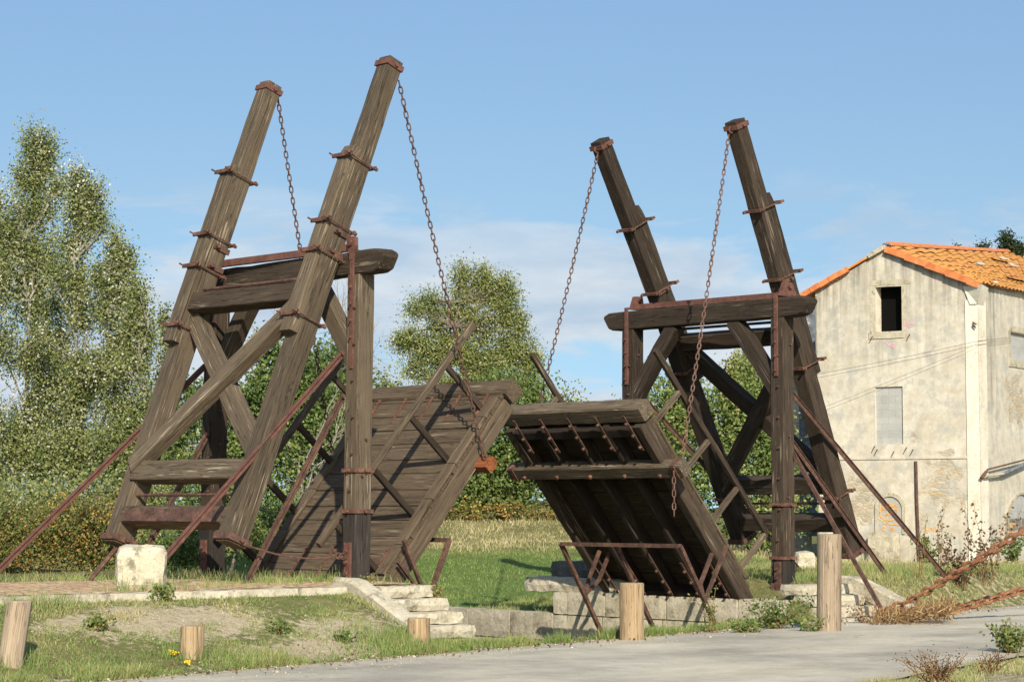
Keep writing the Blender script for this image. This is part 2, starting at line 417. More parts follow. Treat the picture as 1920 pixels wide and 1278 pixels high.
c = mix(nt, gr, c, ramp(nt, n3, [(.35, (.26, .215, .15)), (.65, (.46, .40, .30))]))
sp = ramp(nt, nz(nt, pos, 34, 2, .4), [(.70, 0), (.735, 1)])
c = mix(nt, M2(nt, 'MULTIPLY', sp, .55), c, (.55, .52, .46))
ckv = N(nt, 'ShaderNodeTexVoronoi', {'Vector': N(nt, 'ShaderNodeVectorMath', {0: pos, 1: N(nt, 'ShaderNodeVectorMath', {0: N(nt, 'ShaderNodeTexNoise', {'Vector': pos, 'Scale': 2.5, 'Detail': 4}).outputs[1], 1: (.8, .8, .8)}, operation='MULTIPLY').outputs[0]}, operation='ADD').outputs[0], 'Scale': .55}, feature='DISTANCE_TO_EDGE').outputs[0]
ck = M2(nt, 'MULTIPLY', ramp(nt, ckv, [(0, 1), (.012, 0)]), ramp(nt, nz(nt, pos, .5, 2), [(.48, 0), (.6, .6)]))
c = mix(nt, ck, c, (.10, .095, .085))
nt.links.new(c, b.inputs['Base Color']); b.inputs['Roughness'].default_value = .9; b.inputs['Specular IOR Level'].default_value = .25
bump(nt, b, M2(nt, 'ADD', n3, M2(nt, 'MULTIPLY', n2, .5)), .5, .012); M['road'] = m

# cobbles
m, nt, b = newmat('cobble_paving'); pos = N(nt, 'ShaderNodeNewGeometry').outputs['Position']
vo = N(nt, 'ShaderNodeTexVoronoi', {'Vector': vmap(nt, pos, (4.2, 4.2, 1)), 'Scale': 1.3}); ve = N(nt, 'ShaderNodeTexVoronoi', {'Vector': vmap(nt, pos, (4.2, 4.2, 1)), 'Scale': 1.3}, feature='DISTANCE_TO_EDGE')
vs = N(nt, 'ShaderNodeSeparateColor', {0: vo.outputs[1]}).outputs[0]
c = ramp(nt, vs, [(0, (.42, .25, .13)), (.5, (.58, .38, .21)), (1, (.64, .46, .29))])
c = mix(nt, ramp(nt, ve.outputs[0], [(.02, 1), (.10, 0)]), c, (.24, .17, .10))
nt.links.new(c, b.inputs['Base Color']); b.inputs['Roughness'].default_value = .9
bump(nt, b, ramp(nt, ve.outputs[0], [(0, 0), (.2, 1)]), .8, .04); M['cobble'] = m

# house plaster: gc = (metres along wall, -, height); lc = how much rubble shows
m, nt, b = newmat('old_plaster'); g = att(nt, 'gc').outputs['Vector']; st = att(nt, 'lc').outputs['Fac']; st2 = att(nt, 'stain').outputs['Fac']
n1 = nz(nt, g, .8, 8, .66); n2 = nz(nt, g, 3.8, 8, .72); n3 = nz(nt, g, 22, 4, .6)
pl = ramp(nt, M2(nt, 'ADD', M2(nt, 'MULTIPLY', n1, .5), M2(nt, 'MULTIPLY', n2, .5)), [(.30, (.29, .26, .195)), (.44, (.425, .385, .305)), (.54, (.51, .475, .395)), (.70, (.60, .575, .505))])
pl = mix(nt, M2(nt, 'MULTIPLY', ramp(nt, nz(nt, vmap(nt, g, loc=(4, 0, 7)), 1.7, 7, .7), [(.50, 0), (.60, 1)]), .75), pl, (.34, .335, .30))
drip = nz(nt, vmap(nt, g, (3.2, 1, .22)), 1.3, 5, .65)
pl = mix(nt, M2(nt, 'MULTIPLY', st2, ramp(nt, drip, [(.40, 0), (.62, .9)])), pl, (.11, .10, .08))
hair = N(nt, 'ShaderNodeTexVoronoi', {'Vector': N(nt, 'ShaderNodeVectorMath', {0: g, 1: N(nt, 'ShaderNodeTexNoise', {'Vector': g, 'Scale': 2.0, 'Detail': 5}).outputs[1]}, operation='ADD').outputs[0], 'Scale': .8}, feature='DISTANCE_TO_EDGE').outputs[0]
pl = mix(nt, M2(nt, 'MULTIPLY', ramp(nt, hair, [(0, 1), (.012, 0)]), ramp(nt, n1, [(.5, 0), (.62, .6)])), pl, (.22, .19, .14))
pl = mix(nt, ramp(nt, nz(nt, vmap(nt, g, loc=(9, 1, 3)), 9, 3, .5), [(.70, 0), (.74, .7)]), pl, (.28, .24, .17))
rub = N(nt, 'ShaderNodeTexVoronoi', {'Vector': vmap(nt, g, (3.0, 1, 7.5)), 'Scale': 1.5, 'Randomness': 1}); rue = N(nt, 'ShaderNodeTexVoronoi', {'Vector': vmap(nt, g, (3.0, 1, 7.5)), 'Scale': 1.5}, feature='DISTANCE_TO_EDGE')
rc = N(nt, 'ShaderNodeSeparateColor', {0: rub.outputs[1]}).outputs[0]
rb = ramp(nt, rc, [(0, (.30, .255, .18)), (.35, (.40, .35, .26)), (.6, (.34, .325, .28)), (.8, (.44, .32, .18)), (1, (.46, .42, .335))])
rb = mix(nt, ramp(nt, rue.outputs[0], [(.02, .45), (.12, 0)]), rb, (.31, .265, .19))
smk = M2(nt, 'ADD', st, M2(nt, 'MULTIPLY', M2(nt, 'SUBTRACT', nz(nt, g, 1.6, 7, .65), .5), 1.7))
sk = ramp(nt, smk, [(.47, 0), (.60, .95)])
edge = M2(nt, 'MULTIPLY', ramp(nt, smk, [(.465, 0), (.49, .7), (.50, .7), (.52, 0)]), ramp(nt, n1, [(.46, 0), (.58, 1)]))
c = mix(nt, edge, mix(nt, sk, pl, rb), (.20, .165, .11))
nt.links.new(c, b.inputs['Base Color']); b.inputs['Roughness'].default_value = .93; b.inputs['Specular IOR Level'].default_value = .15
hgt = M2(nt, 'ADD', M2(nt, 'MULTIPLY', n3, .25), M2(nt, 'ADD', M2(nt, 'MULTIPLY', n2, .5), M2(nt, 'MULTIPLY', M2(nt, 'SUBTRACT', M2(nt, 'MULTIPLY', ramp(nt, rue.outputs[0], [(0, 0), (.15, 1)]), .7), 1.1), sk)))
bump(nt, b, hgt, .45, .03); M['plaster'] = m

M['lime'] = stone_mat('lime_wash', (.46, .41, .31), (.62, .575, .47), (.70, .66, .56), (.36, .31, .22), .5, .5)
m, nt, b = newmat('cement_block'); g = att(nt, 'gc').outputs['Vector']
br = N(nt, 'ShaderNodeTexBrick', {'Vector': vmap(nt, g, (1, 1, 1)), 'Scale': 2.2, 'Color1': (.31, .31, .295, 1), 'Color2': (.36, .36, .34, 1), 'Mortar': (.24, .24, .22, 1), 'Mortar Size': .012, 'Brick Width': .9, 'Row Height': .42})
c = mix(nt, .35, br.outputs[0], ramp(nt, nz(nt, g, 3, 5), [(.3, (.23, .23, .21)), (.7, (.42, .42, .39))]))
nt.links.new(c, b.inputs['Base Color']); b.inputs['Roughness'].default_value = .95; bump(nt, b, nz(nt, g, 20, 4), .4, .02); M['cement'] = m

m, nt, b = newmat('roof_tile'); g = att(nt, 'gc').outputs['Vector']; lc = att(nt, 'lc').outputs['Fac']
n1 = nz(nt, g, .8, 6, .6); n2 = nz(nt, g, 6, 5, .65)
c = ramp(nt, M2(nt, 'ADD', M2(nt, 'MULTIPLY', lc, .45), M2(nt, 'MULTIPLY', n2, .55)), [(.25, (.42, .13, .035)), (.5, (.56, .18, .05)), (.75, (.62, .25, .085))])
c = mix(nt, ramp(nt, M2(nt, 'ADD', n1, M2(nt, 'MULTIPLY', M2(nt, 'SUBTRACT', n2, .5), .8)), [(.32, 0), (.47, .9)]), c, ramp(nt, n2, [(.35, (.50, .20, .03)), (.65, (.60, .32, .06))]))
c = mix(nt, ramp(nt, nz(nt, vmap(nt, g, loc=(3, 3, 3)), 3.5, 6, .7), [(.62, 0), (.70, .6)]), c, (.38, .32, .2))
nt.links.new(c, b.inputs['Base Color']); b.inputs['Roughness'].default_value = .85; bump(nt, b, n2, .4, .02); M['tile'] = m
m, nt, b = newmat('verge_tile'); g = att(nt, 'gc').outputs['Vector']
nt.links.new(ramp(nt, nz(nt, g, 4, 5, .6), [(.35, (.42, .12, .035)), (.6, (.56, .20, .065)), (.75, (.58, .28, .11))]), b.inputs['Base Color']); M['vtile'] = m
m, nt, b = newmat('slate_tar'); g = att(nt, 'gc').outputs['Vector']
nt.links.new(ramp(nt, nz(nt, g, 4, 5, .6), [(.35, (.06, .07, .08)), (.6, (.15, .17, .19)), (.72, (.4, .4, .38))]), b.inputs['Base Color']); M['slate'] = m

# ================================================================== terrain
def HT(a, b):
    a = np.asarray(a, float); b = np.asarray(b, float)
    X = O[0] + a * EX[0] + b * EY[0]; Y = O[1] + a * EX[1] + b * EY[1]
    be = -3.2 + .19 * a; bn = -9.81 + .31 * a
    tl = (b - be) / np.maximum(.3, -1.25 - be); tc_ = np.clip(tl, 0, 1); zl = -.75 + .66 * (.45 * tc_ + .55 * smooth(tc_)) + .09 * smooth((tl - 1) * 12)
    # the bank stops at the sloping coping beside the steps
    cut = smooth((a + 1.12 + .0 * b) / .22) * smooth((-1.18 - b) / .1); zl = zl * (1 - cut) + np.minimum(zl, -.74) * cut
    wr = np.clip(-1.25 - be, .9, 9); tr = smooth((b - be) / wr)
    f = smooth((9 - X) / 6)
    zf = -.86 + 1.08 * smooth((Y - 42.5) / 18) + 1.05 * np.exp(-((X + .2) / 4.6) ** 2) * smooth((Y - 57) / 8)
    zr = (-.17 - .30 * smooth((Y - 42) / 20)) * (1 - f * smooth((b - 3.7) / 2.2)) + zf * f * smooth((b - 3.7) / 2.2)
    zr = -.75 + (zr + .75) * tr
    z = np.where(a < 5, zl, zr)
    zr = np.where((a > 8.2) & (a < 9.3), np.minimum(zr, np.where(b < 4.72, -.46, -.87) + .36 * smooth((a - 8.75) / .5)), zr); z = np.where(a < 5, zl, zr)
    ch = smooth((b - be - .55) / 1.1)
    z = np.where((a > .55) & (a < 8.25), -.76 - 1.6 * ch, z)
    z = np.where(b < be - .02, -.79, z)
    vn = smooth((bn - .1 - b) / 1.2); z = np.where(b < bn, -.79 + .13 * vn, z)
    lump = 0.03 * np.sin(a * 1.9 + 1.3 * np.sin(b * 1.1)) * np.cos(b * 1.7 + a * .6)
    z = z + np.where((b > be + .2) & ((a < .4) | (a > 8.6)) & ((b < -1.5) | (b > 4.5)), lump, 0)
    return z


ga = np.unique(np.concatenate([np.array([-900, -400, -200, -120, -80, -55, -40, -30, -24, -19, -16]), np.arange(-14, 34, .25), np.array([.5, .551, 8.2, 8.251, 36, 40, 46, 55, 70, 100, 160, 300, 600, 1200])]))
gb = np.unique(np.concatenate([np.array([-900, -400, -150, -60, -40, -30, -24, -20]), np.arange(-18, 36, .25), np.array([38, 42, 48, 56, 70, 100, 160, 300, 600, 1200])]))
A, B = np.meshgrid(ga, gb, indexing='ij'); Z = HT(A, B)
# worn sandy patches on the near bank
bare = np.zeros_like(A)
bare = np.maximum(bare, .50 * np.exp(-((B - (-3.2 + .19 * A) - .1) / .25) ** 2))
bare = np.maximum(bare, np.where((B < -9.6 + .31 * A), .55, 0))
bare = np.maximum(bare, np.where((A > 10) & (B > -1) & (B < 3.2) & (A < 26), .42, 0))
P = O[None, None, :] + A[..., None] * EX + B[..., None] * EY; P[..., 2] = Z
n1_, n2_ = A.shape; idx = np.arange(n1_ * n2_).reshape(n1_, n2_)
F = np.stack([idx[:-1, :-1], idx[1:, :-1], idx[1:, 1:], idx[:-1, 1:]], -1).reshape(-1, 4)

def onground(u, v):
    r = ray(u, v); r = r / r[1]; lo = 18.0; d = lo
    while d < 140:
        p = EYEP + r * d; q = tob(p)
        if p[2] < float(HT(q[0], q[1])): break
        d += .04
    p = EYEP + r * d; q = tob(p); p[2] = float(HT(q[0], q[1])); return p


for (u, v, ru, rv) in ((345, 1168, 170, 34), (640, 1188, 110, 40), (590, 1224, 200, 13), (240, 1150, 70, 20), (120, 1170, 60, 12)):
    p_ = onground(u, v); d_ = p_[1]; dx_ = (P[..., 0] - p_[0]) / (ru * d_ / FPX); pv_ = 0; q1 = onground(u, v + rv); q0 = onground(u, v - rv); dy_ = (P[..., 1] - p_[1] - (P[..., 0] - p_[0]) * .9) / (abs(q0[1] - q1[1]) / 2 + .25)
    bare = np.maximum(bare, np.exp(-dx_ ** 2 - dy_ ** 2))
gnd = rawmesh('ground', P.reshape(-1, 3), F, M['ground'], attrs={'lc': bare.ravel(), 'grn': np.where((A > 8.3) & (B > 4), .9 * smooth((57 - P[..., 1]) / 4) * smooth((7 - P[..., 0]) / 4), 0).ravel()}, smooth_=True); gnd['kind'] = 'structure'

# road sheet
ra = np.concatenate([np.array([-400, -150, -60]), np.arange(-40, 60, .2), np.array([80, 150, 400, 900])]); V, Fq, E_, G_ = [], [], [], []
for a in ra:
    be = -3.2 + .19 * a + .07 * mnoise.noise((a * 1.1, 0, 0)) + .05 * mnoise.noise((a * 4.0, 3, 0)); bn = -9.81 + .31 * a + .12 * mnoise.noise((a * .9, 7, 0)) + .06 * mnoise.noise((a * 4, 9, 0))
    if a > 50: bn = min(bn, be - 3)
    for k in range(13):
        t = k / 12; bb = be + (bn - be) * t; V.append(W(a, bb, -.74 - .02 * (2 * t - 1) ** 2)); E_.append(max(0, 1 - min(t, 1 - t) * 9)); G_.append((a, bb, 0))
nr = len(ra); idx = np.arange(nr * 13).reshape(nr, 13)
road = rawmesh('road', V, np.stack([idx[:-1, :-1], idx[:-1, 1:], idx[1:, 1:], idx[1:, :-1]], -1).reshape(-1, 4), M['road'], attrs={'lc': E_, 'gc': np.array(G_)}, smooth_=True); road['kind'] = 'structure'

# cobbled approach and its kerb
V, Fq = [], []
aa = np.arange(-45, .4, .3); bb = np.arange(-1.0, 3.45, .3)
for a in aa:
    for b_ in bb: V.append(W(a, b_, .012 + .012 * mnoise.noise((a * 2, b_ * 2, 0)) + .02 * (1 - ((b_ - 1.2) / 2.3) ** 2)))
idx = np.arange(len(V)).reshape(len(aa), len(bb))
pv = rawmesh('cobbled_path', V, np.stack([idx[:-1, :-1], idx[1:, :-1], idx[1:, 1:], idx[:-1, 1:]], -1).reshape(-1, 4), M['cobble'], smooth_=True); pv['kind'] = 'structure'
k = MB(); a = -22
while a < -.75:
    l = random.uniform(.7, 1.2); l = min(l, -.72 - a); k.block(W(a + l / 2, -1.12, -.20), EX, EY, EZ, (l - .012, .26, .215), .014); a += l
kb = k.build('kerb', M['stone']); kb['kind'] = 'structure'

# ================================================================== canal walls, steps
def course_wall(mb, p0, ex, length, normal, z0, z1, course, depth, jitter=.012, lmin=.55, lmax=1.0):
    z = z1
    while z > z0 + .02:
        h = min(course, z - z0); x = -random.uniform(0, .4)
        while x < length:
            l = random.uniform(lmin, lmax); a0, a1 = max(0, x), min(length, x + l); x += l
            if a1 - a0 < .05: continue
            mb.block(np.array(p0) + ex * ((a0 + a1) / 2) - normal * (depth / 2 + random.uniform(0, jitter)) + EZ * (z - h + .003), ex, -normal, EZ, (a1 - a0 - .008, depth, h - .008), .011)
        z -= h


wl = thing('canal_wall', W(8.4, 2, -2.4), 'pale limestone canal wall under the leaf nearest the house', 'wall')
mb = MB(); course_wall(mb, W(8.2, -.95, 0), EY, 5.65, -EX, -2.4, -.44, .42, .6); mb.build('masonry', M['stone'], wl)
mb = MB(); course_wall(mb, W(8.2, 4.7, 0), EY, 14, -EX, -2.4, -.84, .5, .6, .02, .9, 1.7); mb.build('low_masonry', M['wallstone'], wl)
wl2 = thing('canal_wall', W(.3, 2, -2.4), 'canal wall carrying the cobbled approach beside the first steps', 'wall')
mb = MB(); course_wall(mb, W(.6, -.95, 0), EY, 14, EX, -2.4, -.005, .42, .6); mb.build('masonry', M['stone'], wl2)


def steps(label, a0, a1, b0, z0, n, slope_side, zfoot, rise=.172, tread=.285):
    t = thing('stone_steps', W((a0 + a1) / 2, b0 - .5, zfoot), label, 'steps', 'steps down from the bridge')
    for i in range(n):
        m_ = MB(); sh = .02 * i
        m_.block(W((a0 + a1) / 2 + random.uniform(-.02, .02), b0 + .25 - tread * i - .0, z0 - rise * (i + 1)), EX, EY, EZ, (a1 - a0 + random.uniform(-.04, .06), .5, rise - .004), .02)
        m_.build('step', M['stone'], t)
    # sloping coping slab on the land side
    c = MB(); ae = a0 if slope_side < 0 else a1
    L = tread * n + .35
    pts = [W(ae + slope_side * .14, b0 + .35, z0 - .03), W(ae + slope_side * .14, b0 + .02, z0 - .04), W(ae + slope_side * .17, b0 - L * .5, z0 - rise * n * .5), W(ae + slope_side * .2, b0 - L, z0 - rise * n + .03)]
    c.timber(pts, EX, .28, .30, .03, .02, .12); c.build('coping', M['stone'], t)
    return t


steps('pale worn stone steps at the foot of the timber post by the wheel stone', -.78, .50, -1.2, .0, 4, -1, -.7)
steps('pale stone steps behind the tallest wooden bollard', 8.3, 9.62, -1.15, -.19, 4, 1, -.8)
t = thing('stone_slab', W(8.9, 5.0, -.5), 'loose dark topped slabs lying on the canal wall beyond the leaf', 'stone slab')
m_ = MB(); m_.block(W(8.6, 4.2, -.46), EY, -EX, EZ, (2.6, .8, .26), .03); m_.build('lower_slab', M['stone'], t)
m_ = MB(); m_.block(W(8.8, 3.9, -.20), EY, -EX, EZ, (2.3, .7, .30), .03); m_.build('upper_slab', M['darkstone'], t)

# wheel stones
def wheelstone(c, dims, label, rot=R(20)):
    e1 = np.array([math.cos(rot), math.sin(rot), 0]); e2 = np.array([-math.sin(rot), math.cos(rot), 0])
    m_ = MB(); m_.block(c, e1, e2, EZ, dims, .035); o = m_.build('wheel_stone', M['wstone'], org=c); tag(o, label, 'stone'); return o


wheelstone(W(-3.85, -.43, -.03), (.64, .6, .62), 'rounded pale wheel stone standing on the cobbles beside the first portal', R(8))
wheelstone(at(1508, 1078, 46.5), (.42, .4, .5), 'small pale wheel stone glimpsed behind the dark portal', R(12))

# ================================================================== the drawbridge
def lerp(p, q, t): return np.array(p) + (np.array(q) - np.array(p)) * t


def poly_at_z(pts, z):
    """(a, z) polyline read at height z"""
    for k_, ((a0, z0), (a1, z1)) in enumerate(zip(pts, pts[1:])):
        if z >= z1 or k_ == len(pts) - 2: return a0 + (a1 - a0) * (z - z0) / (z1 - z0)


def crossbeam(mb, a, z0, z1, b0, b1, wa):
    """head beam with rounded lower corners at both ends"""
    n = 46; V, G, F = [], [], []; ro = random.uniform(0, 50)
    for i in range(n + 1):
        b = b0 + (b1 - b0) * i / n; e = min(b - b0, b1 - b)
        lo = z0 + (z1 - z0) * .62 * (1 - math.sqrt(max(0, 1 - (1 - min(1, e / .30)) ** 2))); hi = z1 - .05 * max(0, 1 - e / .12) - .03 * max(0, mnoise.noise((b * .9 + ro, 0, 0)))
        for j, (x, z) in enumerate(((-wa / 2, lo + .02), (-wa / 2 + .02, lo), (wa / 2 - .02, lo), (wa / 2, lo + .02), (wa / 2, hi - .03), (wa / 2 - .03, hi), (-wa / 2 + .03, hi), (-wa / 2, hi - .03))):
            V.append(W(a + x + .008 * mnoise.noise((b * 2 + ro, j, 1)), b, z + .01 * mnoise.noise((b * 2.5 + ro, j, 5)))); G.append((b + ro, x + ro, z + ro))
    for i in range(n):
        for j in range(8): k_ = (j + 1) % 8; F.append((i * 8 + j, i * 8 + k_, i * 8 + 8 + k_, i * 8 + 8 + j))
    F += [tuple(range(7, -1, -1)), tuple(n * 8 + j for j in range(8))]; mb.add(V, F, G)


def collar(mb, c, wa, wb, zc, t=.022, h=.055):
    """iron band round an upright post centred on (a, b)"""
    a, b = c
    for s in (-1, 1):
        mb.bar(W(a + s * (wa / 2 + t / 2 + .004), b - wb / 2 - t, zc), W(a + s * (wa / 2 + t / 2 + .004), b + wb / 2 + t, zc), h, t, EZ)
        mb.bar(W(a - wa / 2 - .003, b + s * (wb / 2 + t / 2 + .004), zc), W(a + wa / 2 + .003, b + s * (wb / 2 + t / 2 + .004), zc), h, t, EZ)
    mb.bolt(W(a - wa / 2 - t, b, zc), -EX, .025, .04); mb.bolt(W(a, b - wb / 2 - t, zc), -EY, .025, .04)


def portal(label, ab, s, zt, zfoot, wood, lean, ironm, stays, collz):
    """s = +1: canal lies on the +a side (posts at a = ab); the stays run off to the land side"""
    t = thing('bridge_portal', W(ab, 1.8, zfoot), label, 'timber portal', 'portals of the drawbridge')
    for b in (0, 3.6):
        p = MB(); p.timber([W(ab, b, zfoot), W(ab + lean * .5, b, zt * .5), W(ab + lean, b, zt)], EY, .285, .28, .012, .007)
        po = p.build('post', wood if b < 1 else M['tar'], t)
        for z_ in collz: c = MB(); collar(c, (ab + lean * z_ / zt, b), .285, .29, z_); c.build('collar', ironm, po)
        bl_ = []
        for z_ in np.arange(collz[0] + .3, zt - .2, .52):
            bl_.append((W(ab + lean * z_ / zt - .145, b - .05 + random.uniform(-.03, .03), z_), -EX))
            if random.random() < .5: bl_.append((W(ab + lean * z_ / zt + random.uniform(-.05, .05), b - .145, z_ + .2), -EY))
        for q_, n_ in bl_: bo = MB(); bo.bolt(q_, n_, .018, .035); bo.build('bolt', M['drust'], po)
        sp_ = MB(); zs_ = collz[0] + (.0 if s > 0 else -.03); sp_.timber([W(ab, b, zfoot), W(ab + lean * zs_ / zt, b, zs_)], EY, .294, .289, .012, .005); sp_.build('post_shoe', M['shoe'], po)
        # foot plate with bolts
        fp = MB(); zf = zfoot + (.12 if s > 0 else .22); fa = ab - .142 - .02
        fp.bar(W(fa, b - .02, zf), W(fa, b - .02, zf + .56), .13, .04, EY)
        if s < 0: fp.bar(W(fa - .02, b - .02, zf - .02), W(fa - .02, b - .02, zf + .2), .2, .09, EY)
        for q in (.12, .28, .44): fp.bolt(W(fa - .02, b - .02, zf + q), -EX, .028, .045)
        fp.build('foot_plate', M['rust'] if s > 0 else M['drust'], po)
    p = MB(); crossbeam(p, ab + lean, zt, zt + .34, -.66, 4.2, .30); p.build('head_beam', M['tar'], t)
    for b0, sg in ((0, 1), (3.6, -1)):
        k_ = MB(); bt = b0 + sg * 1.10
        k_.timber([W(ab + lean, bt, zt + .02), W(ab + lean * .85, b0 + sg * .72, zt - .42), W(ab + lean * .8, b0 + sg * .05, zt - 1.28)], EX, .22, .27, .016, .008); k_.build('knee_brace', wood, t)
    for b in (0, 3.6):  # pivot bracket and the long iron strap running down the post
        i = MB(); sa = ab + lean - s * .27 * 1; fa = ab + lean * .9 - (.16 if True else 0)
        zt2 = zt + .34
        if s > 0:
            i.bar(W(fa, b, zt - 1.35), W(fa, b, zt2 - .08), .075, .03, EY)
            c_ = W(fa - .02, b, zt + .43); pl_ = [(-.038, -.22), (.038, -.22), (.05, -.14), (.105, -.02), (.11, .10), (.05, .12), (-.045, .12), (-.105, .09), (-.10, -.03), (-.05, -.13)]
            i.prism([c_ + EY * y_ + EZ * z_ for y_, z_ in pl_], EX * .05); i.bolt(c_ + EZ * .02, -EX, .045, .04)
            i.bar(W(fa + .02, b, zt2 + .006), W(ab + .16, b, zt2 + .006), .10, .02, EY)
        else:
            i.bar(W(fa, b, zt - 1.0), W(fa, b, zt2 + .06), .075, .03, EY); i.bar(W(fa, b, zt2 + .05), W(ab + lean + .2, b, zt2 + .05), .09, .03, EY)
            i.prism([W(ab + lean + .10 + x, b - .05, zt2 + z_) for x, z_ in ((-.14, .06), (.16, .06), (.11, .28), (-.05, .28))], EY * .1)
            i.bolt(W(ab + lean + .13, b - .05, zt2 + .2), -EY, .04, .05)
        for q in (.18, .42, .66, .9): i.bolt(W(fa - .015, b, zt - q), -EX, .022, .035)
        i.build('pivot_strap', M['rust'], t)
    for p0, p1, mat in stays:
        st_ = MB(); d = np.array(p1) - np.array(p0)
        st_.bar(p0, p1, .068, .014, EY); up = unit(np.cross(unit(d), EY)); up = up if up[2] < 0 else -up
        st_.bar(np.array(p0) + up * .042, np.array(p1) + up * .042, .016, .07, EY); st_.bolt(np.array(p0) - EY * .02, -EY, .03, .04)
        st_.build('stay', M[mat], t)
    return t


PL = portal('weathered timber portal with iron stays beside the square wheel stone', 0.0, 1, 4.40, -.1, M['oak'], .07, M['strap'],
            [(W(-.17, .16, 3.28), W(-3.40, .45, -.03), 'rust'), (W(-.17, .14, 2.66), W(-1.66, .42, -.03), 'drust'),
             (W(-.17, 3.6, 3.28), W(-3.95, 3.6, -.03), 'rust'), (W(-.17, 3.55, 2.2), W(-1.5, 3.6, -.03), 'drust')], (1.02, 1.60))
PR = portal('dark tarred timber portal standing nearest the pale ruined house', 9.17, -1, 4.30, -.62, M['tar'], .03, M['strap'],
            [(W(9.33, .12, 3.25), W(13.97, .2, -.2), 'drust'), (W(9.33, .12, 2.45), W(12.3, .2, -.2), 'drust'),
             (W(9.33, 3.6, 3.2), W(13.9, 3.6, -.2), 'drust'), (W(9.30, -.05, 2.1), W(8.95, -2.35, -.68), 'drust')], (.22, 1.12))


